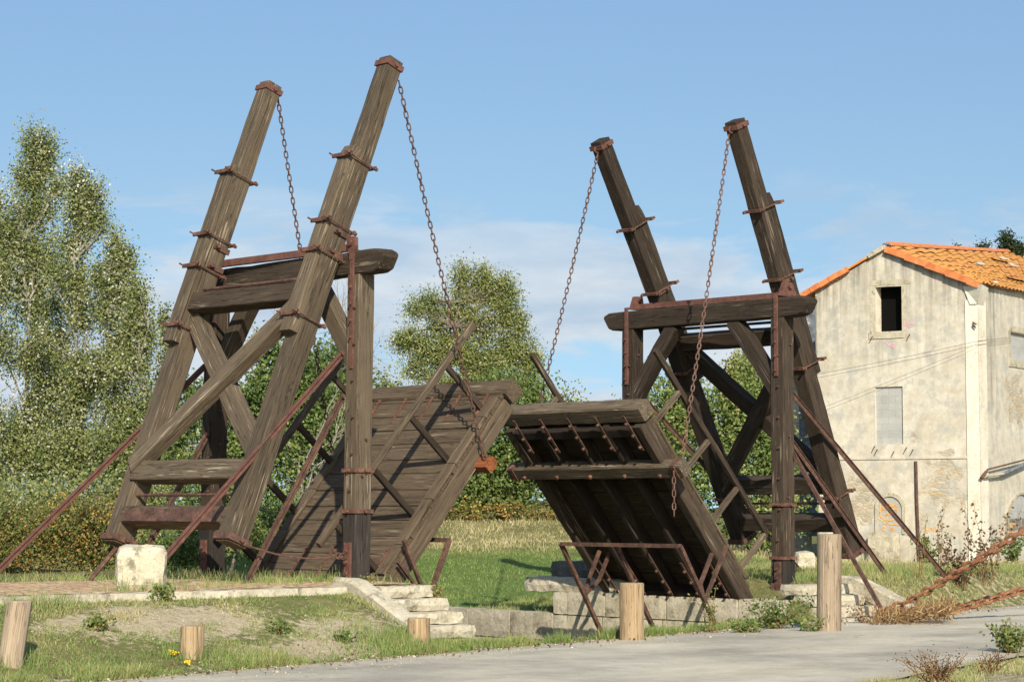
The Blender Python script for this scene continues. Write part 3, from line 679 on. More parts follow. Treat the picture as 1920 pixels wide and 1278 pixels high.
def balance(label, near, far, s, wood, colz, br, ctrl):
    """the swinging frame: two long beams tied by cross members. near / far: (a, z) polylines from tip to butt; s=+1 tip leans to +a"""
    rootp = W(near[-1][0], 1.8, near[-1][1])
    t = thing('balance_frame', rootp, label, 'balance beam', 'balance beams of the drawbridge')
    BN, BF = .42, 3.2
    for pts, b, cz in ((near, BN, colz[0]), (far, BF, colz[1])):
        P3 = [W(a, b, z) for a, z in pts]; d = unit(P3[-1] - P3[0]); out = unit(np.cross(d, EY)); out = out if (out @ EX) * s < 0 else -out   # out: away from the canal
        m_ = MB(); m_.timber(P3, EY, .30, .30, .014, .008, .15, .02, (.90, 1.10)); beam = m_.build('beam', wood, t)
        zt_, zb = ctrl
        # doubling timber spiked on the land side
        q0 = W(poly_at_z(pts, zt_), b, zt_); q1 = W(poly_at_z(pts, zb), b, zb)
        m_ = MB(); m_.timber([q0 + out * .15, q0 + out * .20 + d * .18, lerp(q0, q1, .5) + out * .205, q1 + out * .215], EY, .29, .14, .016, .008, .12); m_.build('doubling', wood, beam)
        # clamps: plates on two faces joined by long bolts
        for z_ in cz:
            c = W(poly_at_z(pts, z_), b, z_); i = MB(); dbl = zt_ > z_ > zb - .02; o1 = .295 if dbl else .17
            i.bar(c + out * (o1 + .012) - EY * .25, c + out * (o1 + .012) + EY * .21, .062, .024, d)
            i.bar(c - out * .182 - EY * .235, c - out * .182 + EY * .205, .052, .026, d)
            for sg in (-.195, .175): i.tube([c + out * (o1 + .11) + EY * sg, c - out * .24 + EY * sg], .013, 6)
            i.bar(c + out * (o1 + .02) - EY * .225, c + out * (o1 + .075) - EY * .26, .045, .02, d)
            for sg in (-.195, .175): i.bolt(c - out * .2 + EY * sg, -out, .026, .04)
            i.build('clamp', M['strap'], beam)
        for zz in (colz[2], colz[2] + .30):   # short trunnion straps at the pivot
            c = W(poly_at_z(pts, zz), b, zz); i = MB(); i.bar(c - EY * .165 + out * .12, c - EY * .165 - out * .17, .085, .03, d); i.bolt(c - EY * .175 + out * .08, -EY, .035, .06); i.build('trunnion_strap', M['drust'], beam)
        # iron cap at the tip with an eye for the chain, band at the butt
        e = P3[0] + d * .10; i = MB()
        for sd_, of, ww in ((EY, out, .27), (out, EY, .27)):
            for sg in (-1, 1): i.bar(e + of * sg * .148 - sd_ * (ww / 2 + .024), e + of * sg * .148 + sd_ * (ww / 2 + .024), 0.085, .018, d)
        i.tube([e - out * .15 + d * .03 + (EX * math.cos(q) * 0 + -out * math.sin(q) * .05 + d * math.cos(q) * .05) for q in np.linspace(-.4, math.pi + .4, 9)], .016, 6)
        i.bolt(e - EY * .15, -EY, .03, .04); i.build('end_cap', M['rust'], beam)
        e = P3[-1] - d * .07; i = MB()
        for sd_, of in ((EY, out), (out, EY)):
            for sg in (-1, 1): i.bar(e + of * sg * .187 - sd_ * .2, e + of * sg * .187 + sd_ * .2, .09, .024, d)
        i.bolt(e - EY * .2, -EY, .03, .05); i.build('butt_band', M['drust'], beam)
    an = lambda z: poly_at_z(near, z); af = lambda z: poly_at_z(far, z)
    dn = unit(W(near[-1][0], 0, near[-1][1]) - W(near[0][0], 0, near[0][1])); on = unit(np.cross(dn, EY)); on = on if (on @ EX) * s < 0 else -on
    # cross members
    for nm, z_, w_, h_, sh, bx in (('upper_tie', br['up'], .29, .24, .10, (.5, 3.12)), ('lower_tie', br['lo'], .30, .24, .09, (.5, 3.12)), ('butt_tie', br['bu'], .26, .30, .02, (.5, 3.12))):
        m_ = MB(); m_.timber([W(an(z_), bx[0], z_) + on * sh, W(af(z_), bx[1], z_) + on * sh], dn, w_, h_, .014, .009); m_.build(nm, M['tar'] if nm == 'upper_tie' else wood, t)
    m_ = MB()
    for (b0, z0), (b1, z1), sh in br['x']:
        m_ = MB(); f0, f1 = (near, far) if b0 < 1.8 else (far, near)
        m_.timber([W(poly_at_z(f0, z0), b0, z0) + on * sh, W(poly_at_z(f1, z1), b1, z1) + on * sh], on, .20, .29, .014, .008); m_.build('cross_brace', wood, t)
    i = MB(); z_ = br['bu']; o_ = on * .17
    i.bar(W(an(z_), .62, z_ - .02) + o_, W(af(z_), 2.98, z_ - .02) + o_, .20, .06, dn); i.build('counterweight', M['drust'], t)
    for z_, r_ in ((br['up'] + .25, .028), ((br['lo'] + br['bu']) / 2, .026)):
        i = MB(); i.tube([W(an(z_), .36, z_) + on * .05, W(af(z_), 3.26, z_) + on * .05], r_, 6); i.build('tie_rod', M['drust'], t)
    i = MB(); z_ = br['ax']; i.bar(W(an(z_), .02, z_) + on * br.get('axo', .0), W(af(z_), 3.72, z_) + on * br.get('axo', .0), .10, .10, EZ); i.build('pivot_axle', M['rust'], t)
    return t


NL = [(.946, 7.70), (-.05, 5.15), (-1.86, .56)]; FL = [(.76, 7.70), (-.25, 5.10), (-1.94, .53)]
NR = [(8.50, 7.68), (9.70, 4.85), (11.50, .22)]; FR = [(7.98, 7.62), (9.42, 5.0), (11.72, .45)]
balance('pale weathered balance beams leaning over the portal beside the wheel stone', NL, FL, 1, M['oak'],
        [(6.08, 5.10, 4.66, 3.72), (6.14, 5.14, 4.64, 3.72), 4.72],
        dict(up=4.10, lo=1.55, bu=.92, ax=4.86, axo=-.16, x=[((.42, 3.95), (3.2, 1.62), .14), ((3.2, 4.0), (.42, 1.75), -.02)]), (6.25, 3.48))
balance('dark tarred balance beams pivoting on the portal nearest the house', NR, FR, -1, M['tar'],
        [(6.22, 5.06, 3.55, 1.3), (6.14, 5.02, 3.6, 1.3), 4.70],
        dict(up=4.05, lo=1.45, bu=.80, ax=4.80, axo=-.18, x=[((.42, 3.9), (3.2, 1.5), -.06), ((3.2, 4.05), (.42, 1.35), .14)]), (6.40, 3.35))
# anchor rod from the far butt to the ground, and slack cable from the near butt to the post
i = MB(); i.tube([W(FL[-1][0], 3.2, .5), W(FL[-1][0] - .62, 3.0, -.02)], .035, 6); tag(i.build('anchor_rod', M['drust'], org=W(FL[-1][0], 3.2, 0)), 'brown iron rod anchoring the far beam end to the cobbles behind the wheel stone', 'rod')
p0, p1 = W(NL[-1][0] + .05, .24, .58), W(-.2, -.02, .38)
i = MB(); i.tube([lerp(p0, p1, q) - EZ * .10 * math.sin(q * math.pi) for q in np.linspace(0, 1, 13)], .014, 6)
for q in (.93, .97): c = lerp(p0, p1, q); i.tube([c + EX * .06 * math.cos(x) + EZ * .04 * math.sin(x) for x in np.linspace(0, 2 * math.pi, 11)], .014, 5)
tag(i.build('tie_cable', M['drust'], org=p0), 'slack rusty cable tying the beam butt to the foot of the front post', 'cable')


# ------------------------------------------------------------------ leaves
def leaf(label, org, s, hr, lift, wood_side):
    """raised bridge leaf. u runs up the leaf, w is towards the walking side"""
    cu, su = math.cos(R(50)), math.sin(R(50)); U = np.array([0, 0, 0.]) + EX * s * cu + EZ * su; Wn = -EX * s * su + EZ * cu
    o3 = W(org[0], 0, org[1]); B0, B1 = .12, 3.40; L = 4.0

    def P(u, b, w): return o3 + U * u + EY * b + Wn * w
    t = thing('bridge_leaf', P(0, 1.76, 0), label, 'bridge leaf', 'raised leaves of the drawbridge')
    m_ = MB(); u = .0
    while u < L - .34:   # planks across the leaf
        wd = random.uniform(.27, .34); dz = random.uniform(-.006, .006)
        m_.timber([P(u + wd / 2, B0 + .02 + random.uniform(0, .03), -.03 + dz), P(u + wd / 2, B1 - .02 - random.uniform(0, .03), -.03 + dz + random.uniform(-.004, .004))], U, wd - .009, .06, .008, .004, .3); u += wd
    m_.build('planking', M['plank'], t)
    for b in (B0 + .12, B1 - .12):
        m_ = MB(); u = .2
        while u < L - .4:
            l = random.uniform(.55, .95); l = min(l, L - .36 - u); m_.timber([P(u + .004, b, .026), P(u + l - .006, b, .026)], EY, .21, .055, .012, .005, .3); u += l
        m_.build('edge_board', M['plank'], t)
    for k_, b in enumerate(np.linspace(B0 + .09, B1 - .09, 5)):
        out_ = k_ in (0, 4); m_ = MB()
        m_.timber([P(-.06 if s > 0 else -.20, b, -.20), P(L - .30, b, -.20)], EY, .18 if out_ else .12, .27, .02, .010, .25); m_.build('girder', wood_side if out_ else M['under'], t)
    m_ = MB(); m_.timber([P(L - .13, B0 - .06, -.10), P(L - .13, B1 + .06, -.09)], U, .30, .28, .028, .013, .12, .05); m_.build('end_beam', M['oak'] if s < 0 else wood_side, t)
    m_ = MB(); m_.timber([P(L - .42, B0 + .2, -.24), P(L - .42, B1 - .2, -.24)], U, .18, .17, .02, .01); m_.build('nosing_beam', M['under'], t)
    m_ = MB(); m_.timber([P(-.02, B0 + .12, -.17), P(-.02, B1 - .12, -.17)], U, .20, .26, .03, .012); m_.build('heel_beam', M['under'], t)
    lu, lw, lb0, lb1, lh = lift
    m_ = MB(); m_.timber([P(lu, lb0, lw), P(lu, lb0 + .5, lw), P(lu, lb1, lw)], U, .26 if s < 0 else .22, .22 if s < 0 else .18, .03, .012, .12, .02); lb = m_.build('lift_beam', M['orangelog'] if s > 0 else M['oak'], t)
    for b in ((lb0 + .14, lb1 - .14) if s < 0 else ()):
        i = MB()
        for f in (-1, 1): i.bar(P(lu - .13, b, lw + f * .118), P(lu + .13, b, lw + f * .118), .09, .016, EY); i.bar(P(lu + f * .138, b, lw - .11), P(lu + f * .138, b, lw + .11), .09, .016, EY)
        i.build('end_strap', M['strap'] if s < 0 else M['orangelog'], lb)
    for b in np.linspace(lb0 + .5, lb1 - .4, 5):
        q = MB(); q.bolt(P(lu - .05, b, lw - .10), -Wn, .035, .06); q.build('bolt', M['strap'], lb)
    # iron straps nailed along the walking face and under it
    for k_, b in enumerate(np.linspace(B0 + .32, B1 - .32, 5)):
        for u0, u1 in ((L - .78, L - .05), (.06, .72)):
            i = MB(); i.bar(P(u0, b, .006), P(u1, b, .006 + (.03 if u1 > 3 else 0)), .055, .014, EY)
            for q in (.08, .35, .6): i.bolt(P(u0 + q, b, .01), Wn, .02, .02)
            i.build('plank_strap', M['strap'], t)
            j = MB(); jb = b - .09; j.bar(P(u0 + .02, jb, -.345), P(u1 + (.1 if u0 < 1 else 0), jb, -.345), .05, .016, EY)
            for q in (.1, .34, .58): j.bolt(P(u0 + q, jb, -.35), -Wn, .026, .05)
            j.build('girder_strap', M['drust'], t)
    # bare railing: one handrail on slanting struts each side
    for b, (ua, wa_, ub, wb_) in hr:
        r_ = MB(); r_.timber([P(ua, b, wa_), P(ub, b, wb_)], EY, .085, .10, .012, .006); rl = r_.build('handrail', M['rail'] if s > 0 else M['tar'], t)
        for u0 in (3.45, 2.40, 1.35, .30):
            wt = wa_ + (wb_ - wa_) * (u0 - ua) / (ub - ua) - .03
            x = MB(); x.timber([P(u0, b, .0), P(u0 + .02, b, wt)], EY, .07, .095, .01, .005); x.build('strut', M['tar'] if s > 0 else M['rail'], rl)
    return t, P


LL, PLf = leaf('raised plank leaf showing its walking surface and railing shadow', (.517, -.07), 1,
               [(.40, (4.32, .97, -.10, 1.06)), (3.25, (3.9, .93, .1, .98))], (2.62, -.34, -.13, 3.75, 0), M['plank'])
LR, PRf = leaf('raised leaf showing its dark girdered underside towards the grass', (8.51, -.264), -1,
               [(.30, (4.34, .90, .30, 1.02)), (3.25, (4.42, .92, .30, 1.0))], (2.82, -.30, -.30, 3.86, 0), M['tar'])


# ------------------------------------------------------------------ chains
def link_ring(mb, c, d, x, length, width, r):
    """one oblong link centred on c, long axis d, flat in the plane of d and x"""
    pts = []; hl = (length - width) / 2; hw = width / 2 - r
    for q in np.linspace(-math.pi / 2, math.pi / 2, 5): pts.append(c + d * (hl + math.cos(q) * hw) + x * math.sin(q) * hw)
    for q in np.linspace(math.pi / 2, 3 * math.pi / 2, 5): pts.append(c + d * (-hl + math.cos(q) * hw) + x * math.sin(q) * hw)
    n = len(pts); V, G, F = [], [], []; k = 5; z = np.cross(d, x); r0 = random.uniform(0, 40)
    for i, p in enumerate(pts):
        tn = unit(pts[(i + 1) % n] - pts[i - 1]); s_ = np.cross(tn, z)
        for j in range(k):
            a_ = 2 * math.pi * j / k; V.append(p + s_ * math.cos(a_) * r + z * math.sin(a_) * r); G.append(V[-1] + r0)
    for i in range(n):
        for j in range(k): F.append((i * k + j, i * k + (j + 1) % k, ((i + 1) % n) * k + (j + 1) % k, ((i + 1) % n) * k + j))
    mb.add(V, F, G)


def chain(mb, path, pitch, width, r):
    path = [np.array(p, float) for p in path]; L = [0]
    for a, b in zip(path, path[1:]): L.append(L[-1] + np.linalg.norm(b - a))
    n = int(L[-1] / pitch)
    for i in range(n + 1):
        s_ = L[-1] * i / n; k = min(len(path) - 2, next((j for j in range(len(L) - 1) if s_ <= L[j + 1] + 1e-9), len(L) - 2))
        q = (s_ - L[k]) / (L[k + 1] - L[k]); c = lerp(path[k], path[k + 1], q); d = unit(path[k + 1] - path[k])
        x = unit(np.cross(d, EY if i % 2 else EX)); a_ = random.uniform(-.25, .25) + .6; x = unit(x * math.cos(a_) + np.cross(d, x) * math.sin(a_))
        link_ring(mb, c, d, x, pitch + 2 * r + .022, width, r)


def lift_chain(p0, p1, label, mat, sag=.10):
    path = [lerp(p0, p1, q) - EZ * sag * math.sin(q * math.pi) for q in np.linspace(0, 1, 15)]
    m_ = MB(); chain(m_, path, 0.092, .070, .0105)
    o = m_.build('lifting_chain', mat, org=p0); tag(o, label, 'chain', 'lifting chains of the drawbridge'); return o


lift_chain(onb(749, 158, .42), PLf(2.66, -.06, -.20), 'near lifting chain from the tallest beam tip to the orange block', M['drust'])
lift_chain(onb(522, 192, 3.2), PLf(2.66, 3.66, -.22), 'far lifting chain passing behind the weathered near beam', M['drust'])
lift_chain(onb(1366, 258, .42), PRf(2.82, -.12, -.17), 'near lifting chain hanging in front of the dark head beam', M['crust'])
lift_chain(onb(1120, 292, 3.2), PRf(2.86, 3.62, -.17), 'far lifting chain against the sky ending beside the upright rail stub', M['drust'])
q0 = PRf(2.82, -.16, -.45); m_ = MB(); chain(m_, [q0, q0 - EZ * .62], 0.092, .070, .0105); tag(m_.build('loose_chain', M['crust'], org=q0), 'short loose chain end dangling below the lifted cross beam', 'chain')


# ------------------------------------------------------------------ folding prop frames on the canal walls
def prop(label, aw, s, zf, zt_, bs, tops, feet, prongs):
    t = thing('prop_frame', W(aw, 1.9, zf), label, 'iron frame', 'iron prop frames on the canal walls')
    tp = [W(tops[k_][0], b, zt_) for k_, b in enumerate(bs)]
    i = MB(); i.bar(tp[0], tp[-1], .065, .065, EZ); i.build('top_bar', M['drust'], t)
    for k_, b in enumerate(bs):
        f0 = W(feet[k_][0], b, feet[k_][1]); i = MB(); i.bar(f0, tp[k_], .07, .06, EY); lg = i.build('leg', M['drust'], t)
        for h_, path in prongs.get(k_, ()):
            h = lerp(f0, tp[k_], h_); pp = [h] + [W(a_, b + db, z_) for a_, db, z_ in path]
            j = MB()
            for q0_, q1_ in zip(pp, pp[1:]): j.bar(q0_, q1_, .055, .05, EY)
            j.build('prong', M['drust'], lg)
    return t


def pz(u, v, b): q = tob(onb(u, v, b)); return (q[0], 0, q[2])


def az(u, v, b): q = tob(onb(u, v, b)); return (q[0], q[2])


BR = (-.04, 1.5, 2.78)
prop('rusty forked iron frame leaning out from the wall under the dark leaf', 8.15, -1, -1.28, az(1275, 1023, BR[0])[1], BR, [az(1275, 1023, BR[0]), az(1155, 1021, BR[1]), az(1052, 1020, BR[2])], [az(1357, 1206, BR[0]), az(1232, 1192, BR[1]), az(1139, 1210, BR[2])],
     {0: ((.44, (pz(1362, 1023, BR[0]),)), (.47, (pz(1313, 1094, BR[0]), pz(1335, 1037, BR[0])))), 2: ((.50, (pz(1105, 1083, BR[2]), pz(1124, 1032, BR[2]))), (.50, (pz(1123, 1087, BR[2]), pz(1143, 1035, BR[2]))))})
BL = (-.02, 1.6, 2.9)
aL = az(842, 1012, BL[0])
prop('rusty iron frame leaning out beside the first stone steps over the grass', .62, 1, -1.0, aL[1], BL, [aL, aL, aL], [(az(790, 1140, BL[0])[0], -.55)] * 3, {0: ((.22, (pz(757, 1012, BL[0]),)), (.22, (pz(746, 1052, BL[0]),)))})

# ================================================================== house
AL = R(32)
DF = np.array([math.cos(AL), -math.sin(AL), 0]); NF = np.array([-math.sin(AL), -math.cos(AL), 0])   # along the gable wall, its outward normal
DR = np.array([math.sin(AL), math.cos(AL), 0]); NR_ = np.array([math.cos(AL), -math.sin(AL), 0])    # along the right wall, its outward normal
E0 = at(1838, 1060, 62.0); E0[2] = 0                                                                # plan position of the corner


def fpt(u, v): p = onplane(u, v, E0, NF); return np.array([(p - E0) @ DF, p[2]])       # (s, z) on the gable wall; s is negative to the left
def rpt(u, v): p = onplane(u, v, E0, NR_); return np.array([(p - E0) @ DR, p[2]])
def FW(s, z, o=0): return E0 + DF * s + NF * o + EZ * z
def RW(s, z, o=0): return E0 + DR * s + NR_ * o + EZ * z


HB = thing('ruined_house', FW(-3, -.6), 'pale peeling plaster house with orange lichened roof and blocked windows', 'house')
sL = fpt(1530, 700)[0]; zE = fpt(1832, 533)[1]; sA, zA = fpt(1662, 466); zLe = fpt(1530, 548)[1]; ZB = -.9
verge = lambda s: np.where(s < sA, zLe + (zA - zLe) * (s - sL) / (sA - sL), zA + (zE - zA) * (s - sA) / (0 - sA))


def wallgrid(name, s0, s1, z1fn, holes, put, stonef, stainf, extra_s=(), extra_z=()):
    """plaster wall as a grid with openings left out; holes: (s0, s1, z0, z1)"""
    S = sorted(set(list(np.arange(s0, s1, .14)) + [s1] + [h[0] for h in holes] + [h[1] for h in holes]))
    zt0 = float(min(z1fn(np.array(s0)), z1fn(np.array(s1))))
    Zs = sorted(set(list(np.arange(ZB, zt0, .14)) + [zt0] + [h[2] for h in holes] + [h[3] for h in holes if h[3] < zt0]))
    Zs = [z for i, z in enumerate(Zs)]
    ng = 14
    V, G, C, ST, F = [], [], [], [], []; nz_ = len(Zs) + ng
    zz_all = []
    for s in S:
        top = float(z1fn(np.array(s))); zs = Zs + [zt0 + (top - zt0) * (k + 1) / ng for k in range(ng)]
        zz_all.append(zs)
        for z in zs:
            V.append(put(s, z, 0)); G.append((s, 0, z)); C.append(stonef(s, z)); ST.append(stainf(s, z, top))
    for i in range(len(S) - 1):
        for k in range(nz_ - 1):
            sc = (S[i] + S[i + 1]) / 2; zc = (zz_all[i][k] + zz_all[i + 1][k + 1]) / 2
            if any(h[0] < sc < h[1] and h[2] < zc < h[3] for h in holes): continue
            F.append((i * nz_ + k, (i + 1) * nz_ + k, (i + 1) * nz_ + k + 1, i * nz_ + k + 1))
    return rawmesh(name, V, F, M['plaster'], HB, attrs={'lc': np.array(C), 'gc': np.array(G), 'stain': np.array(ST)})


def gbump(p, blobs):
    v = 0
    for (c0, c1, r0, r1, h) in blobs: v = max(v, h * math.exp(-((p[0] - c0) / r0) ** 4 - ((p[1] - c1) / r1) ** 4))
    return v


def blobs_from(fn, L): return [(*fn(u, v), abs(fn(u + ru, v)[0] - fn(u, v)[0]), abs(fn(u, v - rv)[1] - fn(u, v)[1]), h) for u, v, ru, rv, h in L]


fb = blobs_from(fpt, [(1765, 910, 56, 66, .60), (1612, 930, 38, 62, .6), (1730, 960, 20, 40, .45), (1775, 855, 25, 16, .5), (1610, 975, 22, 30, .4), (1715, 820, 12, 14, .6), (1790, 985, 14, 14, .5), (1835, 930, 8, 60, .3)])
rb_ = blobs_from(rpt, [(1905, 745, 22, 58, .66), (1915, 905, 14, 12, .5)])
w1a, w1b = fpt(1642, 622), fpt(1690, 534); w2a, w2b = fpt(1642, 833), fpt(1692, 724); w3a, w3b = fpt(1647, 1000), fpt(1692, 930)
fst = lambda s, z, top: 1.0 * math.exp(-(top - z) / 1.1) + .5 * math.exp(-((z - ZB - .4) / .6) ** 2) + .35 * math.exp(-((s - w1a[0] - .5) / 1.0) ** 2 - ((z - w1a[1] + .5) / .7) ** 2)
wf = wallgrid('gable_wall', sL, 0, verge, [(w1a[0], w1b[0], w1a[1], w1b[1]), (w2a[0], w2b[0], w2a[1], w2b[1])], FW, lambda s, z: gbump((s, z), fb), fst)
E2_ = onplane(1921, 553, E0, NR_); esl = (E2_[2] - zE) / ((E2_ - E0) @ DR - .35)
rz_ = lambda s: zE + .04 + (esl + .03) * np.asarray(s, float)
r1a, r1b = rpt(1895, 674), rpt(1960, 634)
rst = lambda s, z, top: 0.35 * math.exp(-(top - z) / 1.0) + .8 * math.exp(-((s - 1.25) / .35) ** 2) * min(1, max(0, (z - 2) / 3)) + .4 * math.exp(-((z - ZB - .4) / .7) ** 2)
wallgrid('side_wall', 0, 13, rz_, [(r1a[0], r1b[0], r1a[1], r1b[1])], RW, lambda s, z: gbump((s, z), rb_), rst)
for nm, q0, q1 in (('far_wall', FW(sL, ZB), FW(sL, ZB) + DR * 13), ('rear_wall', RW(13, ZB), FW(sL, ZB) + DR * 13)):
    b_ = MB(); b_.prism([q0, q1, q1 + EZ * (zLe - ZB - .1), q0 + EZ * (zLe - ZB - .1)], NF * .05 if nm == 'rear_wall' else DF * .05); b_.build(nm, M['plaster'], HB)

# corner pilaster, string course, plinth band
def slab(name, fn, s0, s1, z0, z1, t, mat=None, parent=None, back=.02):
    b_ = MB(); b_.prism([fn(s0, z0, -back), fn(s1, z0, -back), fn(s1, z1, -back), fn(s0, z1, -back)], (fn(0, 0, 1) - fn(0, 0, 0)) * (t + back)); b_.g = [((p := (np.array(v) - E0)) @ DF + (p @ DR), 0, p[2]) for v in b_.v]
    return b_.build(name, mat or M['plaster'], parent or HB)


pl0 = fpt(1812, 700)[0]
slab('corner_pilaster', FW, pl0, .05, ZB, zE - .42, .035, M['lime'])
slab('corner_pilaster', RW, -.03, .62, ZB, zE - .42, .05, M['lime'])
# flared plaster cove under the eave at the corner
b_ = MB(); q = [FW(pl0 - .05, zE - .04, .04), FW(.30, zE - .04, .34), RW(.78, zE - .04, .08)]; q2 = [FW(pl0 + .16, zE - .55, .075), FW(.06, zE - .55, .075), RW(.45, zE - .55, .058)]
b_.add(q + q2, [(0, 1, 4, 3), (1, 2, 5, 4), (0, 2, 1), (3, 4, 5)], [(0, 0, 7), (.3, 0, 7), (.6, 0, 7), (0, 0, 6.5), (.3, 0, 6.5), (.6, 0, 6.5)]); b_.build('eave_cove', M['lime'], HB)
zc = fpt(1700, 858)[1]; slab('string_course', FW, sL, pl0 - .003, zc - .035, zc + .035, .028)

# openings
def opening(fn, a, b, depth, name, fill, frame=True, nrm=NF, blocked=True):
    """lined opening: reveals, lintel, sill and whatever closes it"""
    s0, z0 = a; s1, z1 = b
    f = MB(); t_ = .02
    for p, q in (((s0, z0), (s0, z1)), ((s0, z1), (s1, z1)), ((s1, z1), (s1, z0)), ((s1, z0), (s0, z0))):
        f.add([fn(p[0], p[1], 0), fn(q[0], q[1], 0), fn(q[0], q[1], -depth), fn(p[0], p[1], -depth)], [(0, 1, 2, 3)], [(p[0], 0, p[1]), (q[0], 0, q[1]), (q[0], depth, q[1]), (p[0], depth, p[1])])
    w = f.build(name, M['lime'], HB)
    p_ = MB(); p_.add([fn(s0 - .02, z0 - .02, -depth), fn(s1 + .02, z0 - .02, -depth), fn(s1 + .02, z1 + .02, -depth), fn(s0 - .02, z1 + .02, -depth)], [(0, 1, 2, 3)], [(s0, z0, 0), (s1, z0, 0), (s1, z1, 0), (s0, z1, 0)]); p_.build('blocking' if blocked else 'room_shade_sheet', fill, w)
    if frame:
        for nm, (x0, x1, y0, y1, tt) in (('lintel', (s0 - .12, s1 + .28, z1 + .02, z1 + .17, .012)), ('sill', (s0 - .2, s1 + .06, z0 - .2, z0 - .004, .03)), ('jamb', (s0 - .17, s0 - .004, z0, z1 + .016, .008)), ('jamb', (s1 + .004, s1 + .13, z0, z1 + .016, .008))):
            slab(nm, fn, x0, x1, y0, y1, tt, M['stone'], w)
    return w


wo = opening(FW, w1a, w1b, .42, 'open_window', M['void_shade'], True, NF, False); wo['label'] = 'black open window under the gable'
wb = opening(FW, w2a, w2b, .06, 'blocked_window', M['cement'], False); wb['label'] = 'window walled up with grey cement blocks'
wr = opening(RW, r1a, r1b, .10, 'side_window', M['cement'], True)
i = MB()
for (u, v) in ((1640, 836), (1645, 842), (1700, 838), (1712, 842), (1676, 846), (1636, 630), (1706, 626)):
    s_, z_ = fpt(u, v); i.tube([FW(s_, z_, -.02), FW(s_ + .02, z_ - .02, .08), FW(s_ - .03, z_ - .12, .1)], .014, 5)
for (u, v) in ((1830, 606), (1829, 612)):
    s_, z_ = fpt(u, v); i.tube([FW(s_ - .06, z_ + .03, .08), FW(s_ + .05, z_ - .04, .12)], .02, 5)
i.build('shutter_hooks', M['drust'], HB)


def arch(fn, a, b, name, fill, off):
    s0, z0 = a; s1, z1 = b; sm = (s0 + s1) / 2; r = (s1 - s0) / 2; n = 14
    pts = [(s0, z0)] + [(sm - r * math.cos(q), z1 - r + r * math.sin(q)) for q in np.linspace(0, math.pi, n)] + [(s1, z0)]
    f = MB(); f.add([fn(s, z, off) for s, z in pts], [tuple(range(len(pts)))], [(s, z, 0) for s, z in pts]); w = f.build(name, fill, HB)
    m_ = MB()
    for (x0, y0), (x1, y1) in zip(pts, pts[1:]):
        g0 = ((x0 - sm) * 1.22 + sm, z0 + (y0 - z0) * 1.10); g1 = ((x1 - sm) * 1.22 + sm, z0 + (y1 - z0) * 1.10)
        m_.prism([fn(*q, .0) for q in ((x0, y0), (x1, y1), g1, g0)], (fn(0, 0, 1) - fn(0, 0, 0)) * .05)
    m_.build('arch_surround', M['stone'], w); return w


ar = arch(FW, w3a, w3b, 'blocked_doorway', M['cement'], .008); a2, b2 = rpt(1887, 972), rpt(1938, 927); ar2 = arch(RW, a2, b2, 'blocked_doorway', M['cement'], .008)
bl = fpt(1635, 1060), fpt(1691, 997)
b_ = MB(); b_.block(FW((bl[0][0] + bl[1][0]) / 2, ZB + .2, .20), DF, NF, EZ, (bl[1][0] - bl[0][0], .3, bl[1][1] - ZB - .2), .03); b_.build('door_block', M['stone'], HB)

# pipes: iron downpipe by the doorway, broken pipes at the corner
s_, z_ = fpt(1718, 864); i = MB(); i.tube([FW(s_, z_, .03), FW(s_ + .02, z_ - 1.0, .05), FW(s_ + .08, ZB, .05)], .045, 7); i.build('downpipe', M['drust'], HB)
for (pa, pb, r_, mt) in (((1838, 893), (1872, 888), .05, 'stone'), ((1872, 889), (1916, 868), .07, 'cable'), ((1843, 880), (1912, 862), .03, 'drust'), ((1832, 896), (1840, 884), .06, 'strap')):
    i = MB(); p0 = rpt(*pa); p1 = rpt(*pb); i.tube([RW(*p0, .12), RW(*p1, .14)], r_ * .8, 7); i.build('broken_pipe', M[mt] if mt != 'cable' else M['slate'], HB)

# graffiti: thin strokes of paint on the plaster
def strokes(fn, conv, lines, w, mat, name, off=.02):
    g = MB()
    for ln in lines:
        q = [conv(u, v) for u, v in ln]; P3 = [fn(s, z, off) for s, z in q]; n3 = fn(0, 0, 1) - fn(0, 0, 0)
        for i_, (a_, b2_) in enumerate(zip(P3, P3[1:])):
            d = unit(b2_ - a_); x = np.cross(d, n3) * w / 2; e = d * w * .3
            g.add([a_ - e + x + n3 * .0006 * (i_ % 2), a_ - e - x + n3 * .0006 * (i_ % 2), b2_ + e - x + n3 * .0006 * (i_ % 2), b2_ + e + x + n3 * .0006 * (i_ % 2)], [(0, 1, 2, 3)])
    return g.build(name, mat, HB)


cir = lambda cx, cy, rx, ry, a0=0, a1=360, n=18: [(cx + rx * math.cos(R(q)), cy + ry * math.sin(R(q))) for q in np.linspace(a0, a1, n)]
strokes(FW, fpt, [cir(1667, 961, 17, 14), [(1654, 955), (1665, 942), (1684, 949)], [(1656, 954), (1682, 954)], [(1659, 965), (1673, 964)], [(1664, 958), (1664, 985)], [(1658, 980), (1690, 984)], [(1651, 946), (1649, 972), (1656, 976)], cir(1658, 990, 3.5, 3), cir(1674, 991, 3, 2)], .036, M['opaint'], 'orange_graffiti')
strokes(RW, rpt, [cir(1896, 988, 13, 7, 180, 360), cir(1896, 986, 18, 11, 20, 170), cir(1895, 987, 3, 3), cir(1895, 987, 1.2, 1.2), [(1880, 993), (1874, 997)], [(1915, 965), (1914, 985)]], .034, M['opaint'], 'eye_graffiti', .01)
strokes(FW, fpt, [[(1740, 987), (1735, 990), (1740, 994), (1735, 996)], cir(1745, 992, 3, 3), [(1751, 990), (1751, 996)], [(1755, 987), (1755, 996), (1759, 996)]], .03, M['opaint'], 'small_graffiti', .012)
